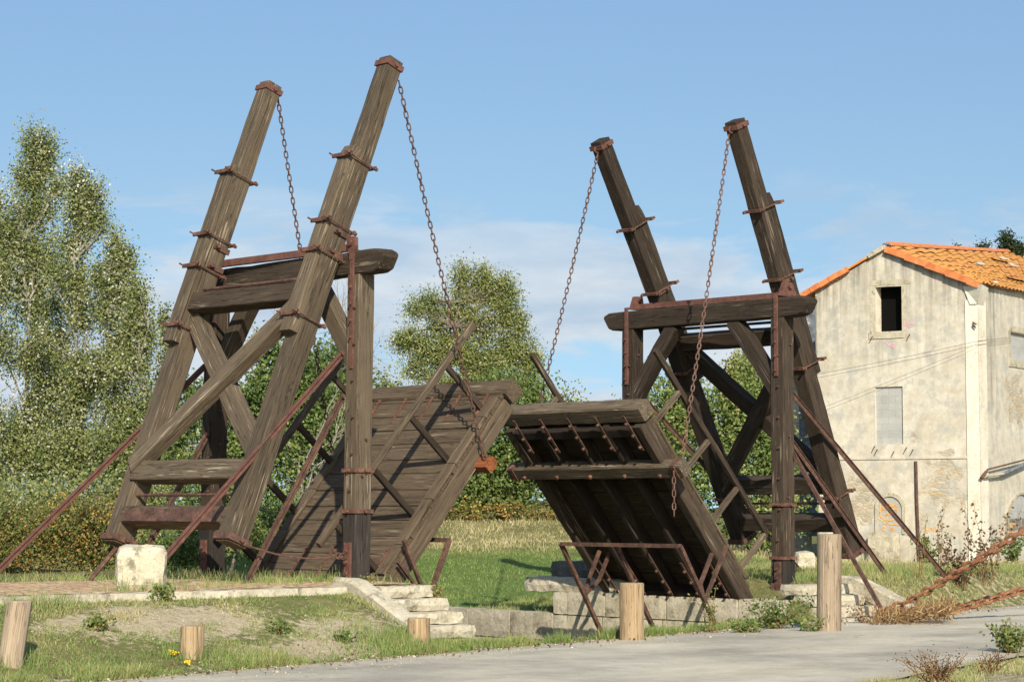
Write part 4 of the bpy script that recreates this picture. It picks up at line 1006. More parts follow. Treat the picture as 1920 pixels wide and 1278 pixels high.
strokes(FW, fpt, [[(1695, 609), (1695, 601), (1699, 603), (1695, 605), (1700, 608), (1695, 609)], cir(1703, 606, 2, 3), [(1710, 603), (1706, 606), (1710, 609)], [(1711, 606), (1714, 604), (1711, 607), (1714, 609)], [(1696, 613), (1712, 611)]], .017, M['ppaint'], 'pink_graffiti', .012)
strokes(FW, fpt, [cir(1662, 640, 3, 3), [(1660, 637), (1658, 642)], [(1664, 642), (1666, 648), (1670, 644)], cir(1673, 647, 3, 3), cir(1676, 648, 2, 4)], .017, M['ppaint'], 'pink_graffiti', .012)

# roof: rows of canal tiles on the visible slope, ridge and verge tiles
AP = FW(sA, zA, 0); EP = FW(.12, zE - .02, .10)
slope = unit(EP - AP); along = DR.copy(); E2 = onplane(1921, 551, E0, NR_)
along = unit(E2 - RW(.35, zE - .0, .12)) ; nrm = unit(np.cross(slope, along)); nrm = nrm if nrm[2] > 0 else -nrm
BP = onplane(1921, 478, AP, nrm); ridged = BP - AP; rl_ = np.linalg.norm(ridged); rdir = ridged / rl_
tl = MB(); NT = 26; NROW = 13; LR_ = 1.65
Lr = rl_ * LR_
eave_len = 9.0
for iu in range(NROW):
    f0 = iu / NROW; f1 = (iu + 1.22) / NROW
    for j in range(NT):
        g0, g1 = j / NT, (j + 1) / NT

        def RP(f, g): return AP + rdir * (Lr * g) * 1.0 + ((EP + along * eave_len * g) - (AP + rdir * Lr * g)) * f
        lc_ = random.random(); lift = .05; jit = random.uniform(-.012, .02)
        if random.random() < .006: continue
        rows = []
        for f, hgt in ((f0, .045), (min(1.03, f1), .068)):
            c0, c1 = RP(f, g0), RP(f, g1); wv = c1 - c0
            for q, hh in ((0, 0), (.2, .35), (.4, .55), (.6, .55), (.8, .35), (1., 0)):
                h_ = math.sin(q * math.pi) * .055 + hgt + jit; rows.append(c0 + wv * q + nrm * h_)
        F_ = [(k_, k_ + 1, k_ + 7, k_ + 6) for k_ in range(5)]; tl.add(rows, F_, [p - AP for p in rows], [lc_ + .001] * 12)
roof = tl.build('roof', M['tile'], HB)
u_ = MB(); u_.add([AP, AP + rdir * Lr, EP + along * eave_len, EP], [(0, 1, 2, 3)]); u_.build('roof_boarding', M['vtile'], roof)
lp = FW(sL - .35, zLe - .12, .12)
u_ = MB(); q_ = [AP + EZ * .02 + NF * .1, lp, lp + DR * 13, AP + rdir * Lr]; u_.prism(q_, EZ * .06, [.4] * 8); u_.build('far_slope', M['tile'], roof)
v_ = MB(); nv = 9
for j in range(nv):     # verge tiles down the gable
    p0 = AP + (EP - AP) * (j / nv) + NF * .06 + nrm * (.035 + .012 * (j % 2)); p1 = AP + (EP - AP) * ((j + 1.12) / nv) + NF * .06 + nrm * (.055 + .012 * (j % 2))
    v_.bar(p0 - EZ * .06, p1 - EZ * .06, .17, .2, EZ)
v_.build('verge_tiles', M['vtile'], roof); v_ = MB()
for j in range(5):
    p0 = lp + (AP - lp) * (j / 9) + NF * .03; p1 = lp + (AP - lp) * ((j + .95) / 9) + NF * .03; v_.bar(p0 + EZ * (.02 + .01 * (j % 2)), p1 + EZ * (.03 + .01 * (j % 2)), .15, .2, EZ)
v_.build('verge_tiles', M['vtile'], roof); v_ = MB()
for j in (7,):
    p0 = lp + (AP - lp) * .8 + NF * .03; p1 = AP + NF * .03; v_.bar(p0 + EZ * .05, p1 + EZ * .05, .12, .2, EZ)
v_.build('verge_mortar', M['stone'], roof)
v_ = MB()
for j in range(int(Lr / .42)):
    p0 = AP + rdir * (.42 * j); p1 = p0 + rdir * .45; sd_ = unit(np.cross(rdir, EZ)); pp = []
    for p, h_ in ((p0, .13), (p1, .17)):
        for q in np.linspace(0, math.pi, 6): pp.append(p + sd_ * math.cos(q) * .13 + EZ * (math.sin(q) * .10 + h_ - .06))
    v_.add(pp, [(k_, k_ + 1, k_ + 7, k_ + 6) for k_ in range(5)])
v_.build('ridge_tiles', M['vtile'], roof)
for (u, v, sz) in ((1838, 497, .28), (1900, 499, .34), (1882, 487, .3), (1866, 532, .16)):
    p = onplane(u, v, AP + nrm * .12, nrm); m_ = MB(); m_.block(p, unit(DR + DF * .3), unit(np.cross(nrm, unit(DR + DF * .3))), nrm, (sz * 1.4, sz, .09), .035); m_.build('broken_tile', M['stone'], roof)
for (u, v, l) in ((1862, 486, 2.2), (1890, 521, 1.6)):
    p = onplane(u, v, AP + nrm * .15, nrm); m_ = MB(); m_.bar(p, p + along * l, .16, .03, slope); m_.build('roof_gap_shade', M['void_shade'], roof)  # black strip laid on the tiles, painting the shade of a gap
# lower annex behind the portal, and dark hung slates on the flank
an = thing('annex', at(1470, 1040, 71), 'plain white annex wall showing behind the dark portal left of the house', 'annex')
b_ = MB(); p0 = at(1427, 712, 71); p1 = at(1519, 690, 69.5); b_.prism([np.array([p0[0], p0[1], -.9]), np.array([p1[0], p1[1], -.9]), p1, p0], np.array([.5, 5, 0])); b_.c = []; b_.c = [0.0] * len(b_.v); b_.build('wall', M['stone'], an)
b_ = MB(); p0 = at(1496, 552, 68.4); p1 = at(1527.5, 545, 68.2); b_.prism([np.array([p0[0], p0[1], .2]), np.array([p1[0], p1[1], .2]), p1, p0], np.array([.3, 2, 0])); b_.build('slate_flank', M['slate'], an)

# overhead cables to the house
for k_, dz in ((0, 0), (1, -.10)):
    pa = at(-160, 738 + 7 * k_, 70); pm = FW(.06, fpt(1838, 640 + 7 * k_)[1], .16); pe = RW(*rpt(1893, 632 + 7 * k_), .06); n_ = 40
    i = MB(); i.tube([lerp(pa, pm, q) - EZ * 1.5 * 4 * q * (1 - q) for q in np.linspace(0, 1, n_)] + [pe], .0048, 5)
    tag(i.build('overhead_cable', M['cable'], org=pm), ['upper of the two thin overhead cables running to the house', 'lower of the two thin overhead cables running to the house'][k_], 'cable', 'overhead cables')

# ================================================================== bollards
def bollard(u, v, wpx, hpx, label, mat, tilt=0, rag=.0):
    p = onground(u, v); d = p[1]; r = wpx * d / FPX / 2; h = hpx * d / FPX; n, m_ = 20, 9; mb = MB(); V, G, F = [], [], []; ro = random.uniform(0, 50)
    for i in range(m_ + 1):
        z = -.15 + (h + .15) * i / m_; ax = p + np.array([tilt * max(0, z), .03 * max(0, z), z])
        for k in range(n):
            a_ = 2 * math.pi * k / n; rr = r * (1 + .035 * mnoise.noise((math.cos(a_) * 1.4 + ro, math.sin(a_) * 1.4, z * .8)) + .02 * mnoise.noise((k * 1.7, z * .5 + ro, 3)) + .018 * ((k * 7 % 5) - 2) / 2 * (rag > 0))
            zz = z + (rag * mnoise.noise((k * .9 + ro, 4, 2)) if i == m_ else 0)
            V.append(ax + np.array([math.cos(a_) * rr, math.sin(a_) * rr, zz - z])); G.append((z + ro, math.cos(a_) * .17 + ro, math.sin(a_) * .17))
    for i in range(m_):
        for k in range(n): F.append((i * n + k, i * n + (k + 1) % n, (i + 1) * n + (k + 1) % n, (i + 1) * n + k))
    c = len(V); top = p + np.array([tilt * h, .03 * h, h + .012])
    for k in range(n):   # chamfered top
        a_ = 2 * math.pi * k / n; V.append(top + np.array([math.cos(a_) * r * .9, math.sin(a_) * r * .9, rag * .6 * mnoise.noise((k * .9 + ro, 4, 2))])); G.append((ro, math.cos(a_) * .17 + ro, math.sin(a_) * .17))
    for k in range(n): F.append((m_ * n + k, m_ * n + (k + 1) % n, c + (k + 1) % n, c + k))
    F.append(tuple(c + k for k in range(n))); mb.add(V, F, G)
    o = mb.build('bollard', mat, org=p); tag(o, label, 'bollard', 'wooden bollards along the road'); return p


bollard(19, 1247, 47, 116, 'leaning split log bollard in the lower left corner', M['greylog'], .13, .01)
bollard(360, 1232, 45, 56, 'low chopped bollard stump on the grass bank', M['log'], .0, .035)
bollard(786, 1210, 43, 49, 'short bollard stump in front of the stone steps', M['log'], -.02, .03)
bollard(1185, 1203, 46, 108, 'pale barked bollard in front of the forked iron frame', M['log'], .0, 0)
bollard(1554, 1187, 46, 183, 'tallest grey wooden bollard at the road edge in front of the dark portal', M['greylog'], .02, 0)

# ================================================================== heavy rusty chains at the right
def bigchain(pts, label):
    m_ = MB(); P3 = [at(u, v, d) for u, v, d in pts]; L_ = []
    for a_, b2_ in zip(P3, P3[1:]):
        for q in np.linspace(0, 1, 8)[:-1]: L_.append(lerp(a_, b2_, q))
    L_.append(P3[-1]); chain(m_, L_, .132, .15, .030); o = m_.build('heavy_chain', M['orust'], org=P3[0]); tag(o, label, 'chain', 'heavy rusty chains by the road')


bigchain([(1655, 1146, 36.3), (1700, 1128, 36.1), (1745, 1103, 35.9), (1800, 1069, 35.6), (1860, 1032, 35.3), (1925, 991, 35.0), (1990, 948, 34.8)], 'heavy rusty chain rising from the weeds to the right edge')
bigchain([(1690, 1150, 36.4), (1760, 1147, 36.6), (1820, 1134, 36.8), (1880, 1116, 37.0), (1930, 1102, 37.2), (1990, 1085, 37.4)], 'heavy rusty chain trailing low along the road edge')

# ================================================================== foliage
def leaves(name, C_, size, lc, mat, parent=None, org=(0, 0, 0), aspect=.62, droop=0.0, jit=.35):
    n = len(C_); C_ = np.asarray(C_, float)
    nv = rng.normal(size=(n, 3)); nv += np.array(sv)[None, :] * .85; nv[:, 2] += .25; nv /= np.linalg.norm(nv, axis=1)[:, None]
    t = rng.normal(size=(n, 3)); t[:, 2] -= droop; t -= nv * (t * nv).sum(1)[:, None]; t /= np.linalg.norm(t, axis=1)[:, None]
    bt = np.cross(nv, t); s = size * (1 + jit * rng.uniform(-1, 1, n))[:, None]
    V = np.stack([C_ - t * s * .5, C_ + bt * s * .5 * aspect + nv * s * .06, C_ + t * s * .5, C_ - bt * s * .5 * aspect + nv * s * .06], 1).reshape(-1, 3)
    F = np.arange(4 * n).reshape(n, 4)
    return rawmesh(name, V, F, mat, parent, org, attrs={'lc': np.repeat(np.clip(lc, 0, 1), 4)})


def wander(p0, p1, n=6, amp=.12):
    p0 = np.array(p0); p1 = np.array(p1); L = np.linalg.norm(p1 - p0)
    return [lerp(p0, p1, q) + rng.normal(size=3) * amp * L * q * (1 - q) for q in np.linspace(0, 1, n)]


def tree(name, label, cat, base, d, lobes, nclump, nleaf, ls, mat, bark, sig=.24, vert=1.0, tr=.14, group=None, lcm=.45, lcs=.16, depth=.8, limbs=3, trunk=True, droop=0., under=None, shell=.5, slim=1.0, void=-.11):
    bp = at(base[0], base[1], d); t = thing(name, bp, label, cat, group); k = d / FPX
    lobes = [(u, v, ru * (slim if v < 640 else 1), rv * (.5 + .5 * slim)) for u, v, ru, rv in lobes]
    if shell > .55:      # ragged outline: every bough throws a few smaller shoots
        ex_ = []
        for (u, v, ru, rv) in lobes:
            for _ in range(5):
                q = rng.uniform(-.25, math.pi + .25); ex_.append((u + math.cos(q) * ru * .95, v - math.sin(q) * rv * .98, ru * rng.uniform(.14, .30) + 2, rv * rng.uniform(.22, .42) * (1 + .5 * max(0, math.sin(q)))))
        lobes = [(u, v, ru * .86, rv * .88) for u, v, ru, rv in lobes] + ex_; nsh = len(ex_)
    Wt = np.array([l[2] * l[3] for l in lobes], float); Wt /= Wt.sum(); CC, LC = [], []
    tb = MB(); top = max(lobes, key=lambda l: -l[1]); tpt = at(top[0], top[1], d)
    tp = wander(bp - EZ * .2, tpt + rng.normal(size=3) * .1, 9, .10)
    if trunk: tb.tube(tp, tr * .6, 7, tr * .10)
    for (u, v, ru, rv), w in zip(lobes, Wt):
        c = at(u, v, d + rng.uniform(-.4, .4) * ru * k); m_ = max(3, int(nclump * w)); rx, rz = ru * k, rv * k
        dirs = rng.normal(size=(m_, 3)); dirs /= np.linalg.norm(dirs, axis=1)[:, None]
        rad = rng.uniform(.0, 1, m_) ** shell
        P_ = c + dirs * rad[:, None] * np.array([rx, rx * depth, rz]); base_lc = rng.normal(lcm, lcs, m_)
        hub = c - EZ * rz * .6
        if trunk:
            q0 = tp[min(8, max(2, int(8 * np.clip((hub[2] - bp[2]) / max(.1, tpt[2] - bp[2]), 0, .9))))]
            tb.tube(wander(q0, hub + rng.normal(size=3) * .05, 5, .12), tr * .26, 5, tr * .12)
            for q in range(min(m_, limbs if ru > 12 else 0)): tb.tube(wander(hub if q % 2 else lerp(hub, c, .6), P_[q], 5, .18), tr * .11, 4, .008)
        for p_, l_ in zip(P_, base_lc):
            if shell > .55 and mnoise.noise(p_ * .62) + .6 * mnoise.noise(p_ * 1.5) < void and ru > 12: continue
            n_ = int(nleaf * rng.uniform(.5, 1.4)); s_ = sig * rng.uniform(.7, 1.3)
            X = p_ + rng.normal(size=(n_, 3)) * np.array([s_, s_, s_ * vert]); CC.append(X); LC.append(l_ + rng.normal(0, .13, n_))
    CC = np.concatenate(CC); LC = np.concatenate(LC); ok = CC[:, 2] > bp[2] - .05
    leaves('crown', CC[ok], ls, LC[ok], mat, t, droop=droop)
    if trunk and tb.v: tb.build('trunk', bark, t)
    return t


PG = 'poplars beyond the cobbled approach'
silver = dict(lcm=.46, lcs=.24, void=-.14, shell=.6, slim=.80)
tree('poplar', 'tallest white poplar with a rounded spire at the upper left', 'tree', (50, 1045), 58, [(58, 275, 16, 24), (85, 285, 18, 26), (72, 320, 36, 36), (50, 345, 20, 24), (100, 350, 18, 30), (62, 400, 44, 40), (40, 470, 52, 46), (80, 500, 50, 50), (30, 570, 60, 50), (100, 590, 52, 55), (60, 670, 80, 60), (110, 720, 50, 60), (40, 790, 80, 70), (90, 880, 80, 80)], 1500, 56, .070, M['poplar'], M['wbark'], .15, 1.5, .13, PG, **silver)
tree('poplar', 'poplar with a leaning side spire right of the tallest poplar', 'tree', (140, 1045), 56.5, [(142, 338, 9, 20), (155, 365, 17, 28), (178, 372, 9, 18), (140, 400, 18, 34), (168, 415, 22, 26), (188, 418, 10, 10), (140, 460, 26, 34), (130, 530, 38, 44), (160, 600, 34, 40), (120, 640, 44, 55), (150, 730, 46, 60), (135, 850, 55, 80)], 840, 56, .070, M['poplar'], M['wbark'], .14, 1.5, .11, PG, **silver)
tree('poplar', 'slim pointed poplar standing out against the cloud nearest the beams', 'tree', (208, 1045), 55.5, [(213, 462, 6, 20), (220, 500, 14, 26), (238, 495, 7, 20), (205, 540, 22, 30), (236, 545, 16, 30), (180, 520, 8, 16), (215, 600, 32, 36), (250, 600, 18, 34), (215, 680, 40, 50), (262, 660, 14, 34), (220, 770, 44, 60), (220, 870, 50, 70)], 700, 56, .070, M['poplar'], M['wbark'], .13, 1.6, .10, PG, **silver)
tree('poplar', 'broad poplar cut off by the left edge', 'tree', (-25, 1045), 57.5, [(-2, 385, 10, 18), (6, 430, 14, 26), (-24, 430, 24, 36), (-4, 490, 30, 44), (-30, 560, 60, 70), (5, 620, 40, 60), (-20, 730, 60, 90), (-10, 880, 70, 80)], 700, 54, .070, M['poplar'], M['wbark'], .16, 1.5, .12, PG, **silver)
tree('poplar', 'lower poplar thicket filling in beside the leaning timber beam', 'tree', (262, 1045), 54.5, [(262, 565, 9, 24), (252, 620, 18, 40), (272, 640, 10, 40), (245, 720, 30, 50), (268, 780, 28, 50), (280, 860, 40, 60), (225, 880, 60, 60), (290, 930, 40, 50)], 600, 54, .070, M['poplar'], M['wbark'], .14, 1.4, .09, PG, lcm=.42, lcs=.18, shell=.6, slim=.85)
tree('poplar', 'thin wispy poplar shoot against the sky just left of the far beam', 'tree', (312, 1045), 57, [(308, 610, 3, 22), (309, 660, 8, 34), (306, 720, 14, 40), (312, 790, 22, 50), (318, 870, 34, 60)], 180, 30, .075, M['poplar'], M['wbark'], .10, 1.8, .05, PG, **silver)
tree('shrub', 'low autumn red and gold bramble bank along the cobbles', 'shrub', (95, 1082), 37.5, [(20, 1010, 75, 62), (110, 1000, 70, 66), (190, 1005, 60, 66), (-50, 1020, 60, 60)], 420, 70, .050, M['bramble'], M['bark'], .15, 1.1, .03, None, .46, .27, 1.1, trunk=False)
tree('shrub', 'dark leafy shrub between the poplars and the autumn brambles', 'shrub', (60, 1050), 44, [(-10, 960, 70, 40), (70, 950, 90, 40), (170, 945, 80, 50), (260, 950, 60, 70)], 260, 70, .07, M['poplar'], M['bark'], .2, 1.1, .04, None, .42, .18, 1.0, trunk=False)
# behind the first portal
tree('shrub', 'glossy green ivy clad thicket seen through the timber cross braces', 'shrub', (430, 1060), 47, [(400, 760, 70, 60), (480, 720, 70, 70), (550, 740, 60, 80), (400, 860, 90, 80), (500, 880, 90, 90), (590, 800, 50, 80), (440, 980, 110, 80)], 480, 72, .085, M['ivy'], M['bark'], .18, 1.0, .08, None, .48, .22, .8, shell=.6, void=-.26)
tree('tree', 'dark green tree behind the head of the near weathered beam', 'tree', (610, 1050), 50, [(612, 690, 48, 48), (590, 760, 50, 50), (650, 740, 36, 70), (640, 840, 60, 70)], 210, 70, .085, M['ivy'], M['bark'], .22, 1.0, .09, None, .38, .18, .8)
tree('shrub', 'bright green bush at ground level behind the near beam butt', 'shrub', (470, 1075), 40, [(480, 1000, 60, 50), (560, 990, 50, 60), (360, 1020, 70, 45), (300, 1030, 40, 45), (540, 1050, 40, 25)], 230, 70, .055, M['ivy'], M['bark'], .15, 1.0, .03, None, .6, .2, 1.0, trunk=False)
tree('shrub', 'grey green scrub between the portal posts', 'shrub', (560, 1050), 52, [(560, 860, 90, 110), (660, 850, 60, 120), (690, 760, 40, 60), (330, 900, 60, 110), (700, 900, 60, 100)], 320, 60, .085, M['ash'], M['bark'], .20, 1.2, .05, None, .42, .22, .8, shell=.6, void=-.24)


def bareshrub(base, d, tips, label, nsub=6, r=.022):
    bp = at(base[0], base[1], d); mb = MB()

    def grow(p, q, r_, lev):
        path = wander(p, q, 6, .12); mb.tube(path, r_, 4, r_ * .45)
        if lev == 0: return
        L = np.linalg.norm(np.array(q) - p)
        for _ in range(nsub if lev == 2 else 5):
            f = rng.uniform(.3, 1); a_ = lerp(p, q, f); dd = unit(np.array(q) - p) + rng.normal(size=3) * .42; grow(a_, a_ + unit(dd) * L * rng.uniform(.22, .5), r_ * .5, lev - 1)
    for u, v in tips: grow(bp + rng.normal(size=3) * .1, at(u, v, d + rng.uniform(-.6, .6)), r, 2)
    o = mb.build('bare_shrub', M['twig'], org=bp); tag(o, label, 'shrub'); return o


bareshrub((500, 1010), 43.5, [(645, 800), (650, 850), (640, 900), (600, 880), (640, 720), (580, 950)], 'leafless shrub of bleached grey twigs between the near beam and the raised leaf', 6, .018)
bareshrub((640, 800), 55, [(640, 590), (655, 560), (620, 610), (690, 640), (560, 600), (500, 600)], 'bare twiggy tree top against the sky under the head beam', 7, .02)
# centre
tree('tree', 'open crowned tree with yellow green leaves rising behind the gap between the two leaves', 'tree', (885, 1000), 68, [(868, 518, 8, 14), (898, 528, 18, 20), (878, 562, 26, 30), (915, 552, 20, 28), (948, 545, 10, 18), (940, 578, 28, 30), (966, 600, 12, 16), (1000, 690, 14, 30), (890, 600, 38, 32), (940, 625, 40, 34), (800, 570, 16, 16), (778, 586, 10, 10), (822, 604, 26, 26), (755, 650, 10, 14), (775, 635, 20, 20), (815, 655, 34, 30), (870, 660, 44, 34), (930, 680, 50, 36), (975, 660, 24, 26), (780, 690, 20, 18), (985, 715, 20, 30), (850, 720, 60, 30), (920, 735, 60, 34)], 1150, 62, .066, M['ash'], M['bark'], .17, 1.0, .16, None, .50, .19, .85, 5, shell=.6, void=-.46)
tree('shrub', 'dense green ivy mound on the canal bank between the two raised leaves', 'shrub', (940, 985), 62, [(950, 850, 95, 85), (970, 915, 60, 45), (990, 880, 40, 50), (905, 925, 40, 34), (880, 900, 52, 60), (1010, 820, 70, 80), (1050, 880, 70, 70), (960, 760, 80, 40), (850, 930, 20, 25), (760, 880, 60, 90), (1090, 900, 60, 60)], 680, 76, .10, M['ivy'], M['bark'], .26, 1.0, .05, None, .55, .22, .7, trunk=False, shell=.6, void=-.42)
tree('shrub', 'low dry scrub straggling over the earthy mound below the ivy', 'shrub', (930, 968), 61, [(840, 962, 22, 10), (900, 955, 30, 10), (965, 958, 28, 12), (1020, 966, 26, 12), (880, 975, 20, 7), (990, 980, 22, 8)], 70, 34, .075, M['bramble'], M['bark'], .14, .7, .03, None, .5, .24, 1.2, trunk=False, shell=.6)
# right
tree('shrub', 'tall ivy covered thicket seen through the dark portal', 'shrub', (1320, 1045), 58, [(1240, 800, 60, 60), (1300, 780, 70, 80), (1380, 790, 70, 90), (1260, 880, 90, 90), (1360, 890, 90, 90), (1430, 900, 60, 110), (1200, 900, 60, 70), (1310, 980, 110, 70), (1440, 1000, 60, 50)], 620, 72, .10, M['ivy'], M['bark'], .22, 1.2, .06, None, .62, .24, .7, trunk=False, shell=.6, void=-.34)
tree('tree', 'yellow green tree framed inside the dark portal beside the annex wall', 'tree', (1390, 1020), 64, [(1392, 690, 34, 34), (1375, 730, 32, 30), (1410, 740, 30, 40), (1390, 790, 44, 50)], 170, 62, .10, M['yellow'], M['bark'], .15, .9, .10, None, .5, .2, .8)
tree('shrub', 'sparse reddish scrub top left of the yellow green tree', 'shrub', (1262, 1000), 60, [(1262, 755, 26, 28), (1250, 800, 34, 34)], 40, 34, .09, M['bramble'], M['bark'], .26, 1.0, .04, None, .5, .2, .8)
tree('oak', 'dark evergreen oak top showing above the roof at the right', 'tree', (1880, 900), 95, [(1888, 445, 10, 10), (1890, 460, 20, 12), (1846, 465, 7, 10), (1788, 468, 4, 5), (1826, 474, 10, 4), (1912, 470, 10, 8)], 90, 26, .12, M['evergreen'], M['bark'], .13, 1.0, .12, None, .45, .2, .8)
tree('shrub', 'far scrub line closing the view beyond the grass field', 'shrub', (760, 990), 74, [(700, 930, 70, 60), (800, 940, 50, 40), (960, 930, 80, 36), (880, 935, 50, 34), (1090, 940, 60, 60), (620, 940, 70, 70), (540, 960, 80, 70), (420, 950, 90, 80)], 330, 60, .12, M['ash'], M['bark'], .3, 1, .05, None, .35, .2, .7, trunk=False)


def weed(base, d, hpx, n, mat, label, leafy=14, lsz=.06, spread=.35, stem='straw', lcm=.4, name='weed', r=.008, zfix=None):
    bp = onground(*base); d = bp[1]; h0 = hpx * d / FPX; mb = MB(); C_, L_ = [], []
    if zfix is not None: bp = onz(base[0], base[1], zfix)
    t = thing(name, bp, label, 'plant')
    for _ in range(n):
        h = h0 * rng.uniform(.55, 1.05); tip = bp + np.array([rng.normal() * spread * h, rng.normal() * spread * h * .7, h]); path = wander(bp + rng.normal(size=3) * np.array([.06, .06, 0]), tip, 6, .14)
        mb.tube(path, r, 4, r * .4)
        for _ in range(leafy):
            f = rng.uniform(.25, 1); k_ = int(f * 4.99); p = lerp(path[k_], path[k_ + 1], rng.uniform()); C_.append(p + rng.normal(size=3) * .045); L_.append(rng.normal(lcm, .2))
    sm = M[stem]; s_ = mb.build('stems', sm, t)
    s_.data.attributes.new('lc', 'FLOAT', 'POINT').data.foreach_set('value', np.full(len(s_.data.vertices), .35, 'f')) if 'lc' not in s_.data.attributes else None
    if C_: leaves('leaves', C_, lsz, np.array(L_), mat, t, droop=.5)
    return t


weed((1850, 1098), 38, 150, 9, M['dryleaf'], 'tall dry brown weed leaning over the heavy chains', 36, .07, .30)
weed((1800, 1105), 38.5, 110, 10, M['dryleaf'], 'dense withered weed clump behind the middle of the rising chain', 46, .07, .5, lcm=.25)
weed((1900, 1060), 42, 60, 14, M['ivy'], 'fresh green weed tuft behind the chain at the right edge', 40, .08, .6, lcm=.55)
weed((1768, 1075), 40.5, 130, 4, M['dryleaf'], 'thin dry stalk with curled leaves by the foot of the long stay', 20, .06, .25)
weed((1720, 1085), 41, 120, 4, M['dryleaf'], 'pair of thin leafless stalks left of the dry weeds', 3, .05, .22)
weed((1735, 1062), 52, 60, 12, M['ash'], 'grey green weed clump at the foot of the downpipe', 34, .09, .4, lcm=.25)
weed((1830, 1052), 54, 62, 7, M['dryleaf'], 'dry leaved weed against the corner of the house', 22, .08, .3)
weed((1452, 1182), 34.5, 66, 18, M['ivy'], 'trailing creeper tumbling over the wall at the foot of the dark portal', 40, .055, .65, lcm=.45)
weed((1400, 1190), 33.8, 30, 12, M['ivy'], 'low creeper at the foot of the iron frame', 26, .05, .8, lcm=.55)
weed((1338, 1190), 36.5, 90, 6, M['ash'], 'stringy vine climbing the leg of the forked frame', 24, .045, .3, lcm=.4)
weed((1512, 1188), 33.2, 34, 8, M['ivy'], 'small leafy plant left of the tallest bollard', 22, .055, .5, lcm=.6)
weed((1620, 1172), 34.2, 50, 5, M['dryleaf'], 'little red leaved vine on the right hand steps', 12, .06, .5, lcm=.8)
weed((1895, 1228), 27.8, 62, 22, M['ash'], 'young grey green shrub at the lower right corner', 44, .05, .55, 'straw', .30, 'shrub')
weed((1760, 1282), 23.4, 60, 36, M['dryleaf'], 'reddish brown twiggy weed on the near verge', 16, .025, .75, 'straw', .5)
weed((1850, 1262), 24.8, 44, 16, M['dryleaf'], 'low brown twigs right of the reddish weed', 12, .025, .8, 'straw', .6)
weed((686, 1116), 30.2, 26, 8, M['ash'], 'small weed sprouting at the top of the first steps', 16, .035, .35, 'straw', .45)
weed((820, 1128), 31.0, 26, 8, M['ash'], 'weed growing beside the end of the first steps', 16, .04, .5, 'straw', .5)
weed((300, 1125), 28.3, 24, 12, M['ivy'], 'leafy dock plant in front of the wheel stone', 14, .06, .7, 'straw', .5)
weed((182, 1180), 27.5, 26, 9, M['ash'], 'light green weed on the left part of the bank', 16, .05, .6, 'straw', .5)
weed((180, 1178), 27.3, 12, 10, M['ivy'], 'dark low rosette on the bank left of the sandy patch', 10, .06, .9, 'straw', .3)
weed((643, 1203), 29.3, 12, 10, M['ivy'], 'small grey green rosette on the sandy patch', 12, .055, .9, 'straw', .45)
weed((525, 1188), 28.7, 20, 10, M['ivy'], 'green tuft right of the sandy patch', 12, .05, .5, 'straw', .4)
for k_, (u, v, d) in enumerate(((325, 1232, 27.4), (352, 1250, 26.9))):
    p = onground(u, v) + EZ * .06; c = p + rng.normal(size=(40, 3)) * np.array([.02, .02, .010]); o = leaves('flower', c, .03, rng.uniform(0, 1, 40), M['flower'], org=p); tag(o, ['bright yellow flower patch beside the low stump', 'smaller yellow flower patch below the low stump'][k_], 'flower')


# straw coloured dead weeds at the foot of the chains
def dry_clump():
    t = thing('dry_weeds', at(1690, 1150, 36), 'flattened straw brown dead weeds where the heavy chains meet the ground', 'dry weeds'); V, F, L_ = [], [], []
    for _ in range(1000):
        u = rng.uniform(1632, 1790); d = 35.6 + rng.normal() * .35; v = 1160 - (u - 1640) * .16 + rng.normal() * 8; p = at(u, v, d); p[2] -= .04
        dd = unit(rng.normal(size=3) + np.array([.4, 0, .55])); l_ = rng.uniform(.08, .26); x = unit(np.cross(dd, rng.normal(size=3))) * .009
        o_ = len(V); V += [p - x, p + x, p + dd * l_ + x * .4, p + dd * l_ - x * .4]; F.append((o_, o_ + 1, o_ + 2, o_ + 3)); L_ += [rng.uniform(0, 1)] * 4
    rawmesh('stalks', V, F, M['straw'], t, attrs={'lc': np.array(L_)})


dry_clump()


# ------------------------------------------------------------------ grass
def inview(a, b, z):
    P_ = O + a[:, None] * EX + b[:, None] * EY; P_[:, 2] = z; q = P_ - EYEP
    yc = q[:, 1] * math.cos(PITCH) + q[:, 2] * math.sin(PITCH); zc = -q[:, 1] * math.sin(PITCH) + q[:, 2] * math.cos(PITCH)
    u = 960 + FPX * q[:, 0] / yc; v = 639 - FPX * zc / yc
    return (u > -90) & (u < 2010) & (v < 1330) & (v > 0)


def nfield(a, b, sc, seed):
    return np.array([mnoise.noise((x * sc + seed, y * sc, seed * 1.7)) for x, y in zip(a, b)])


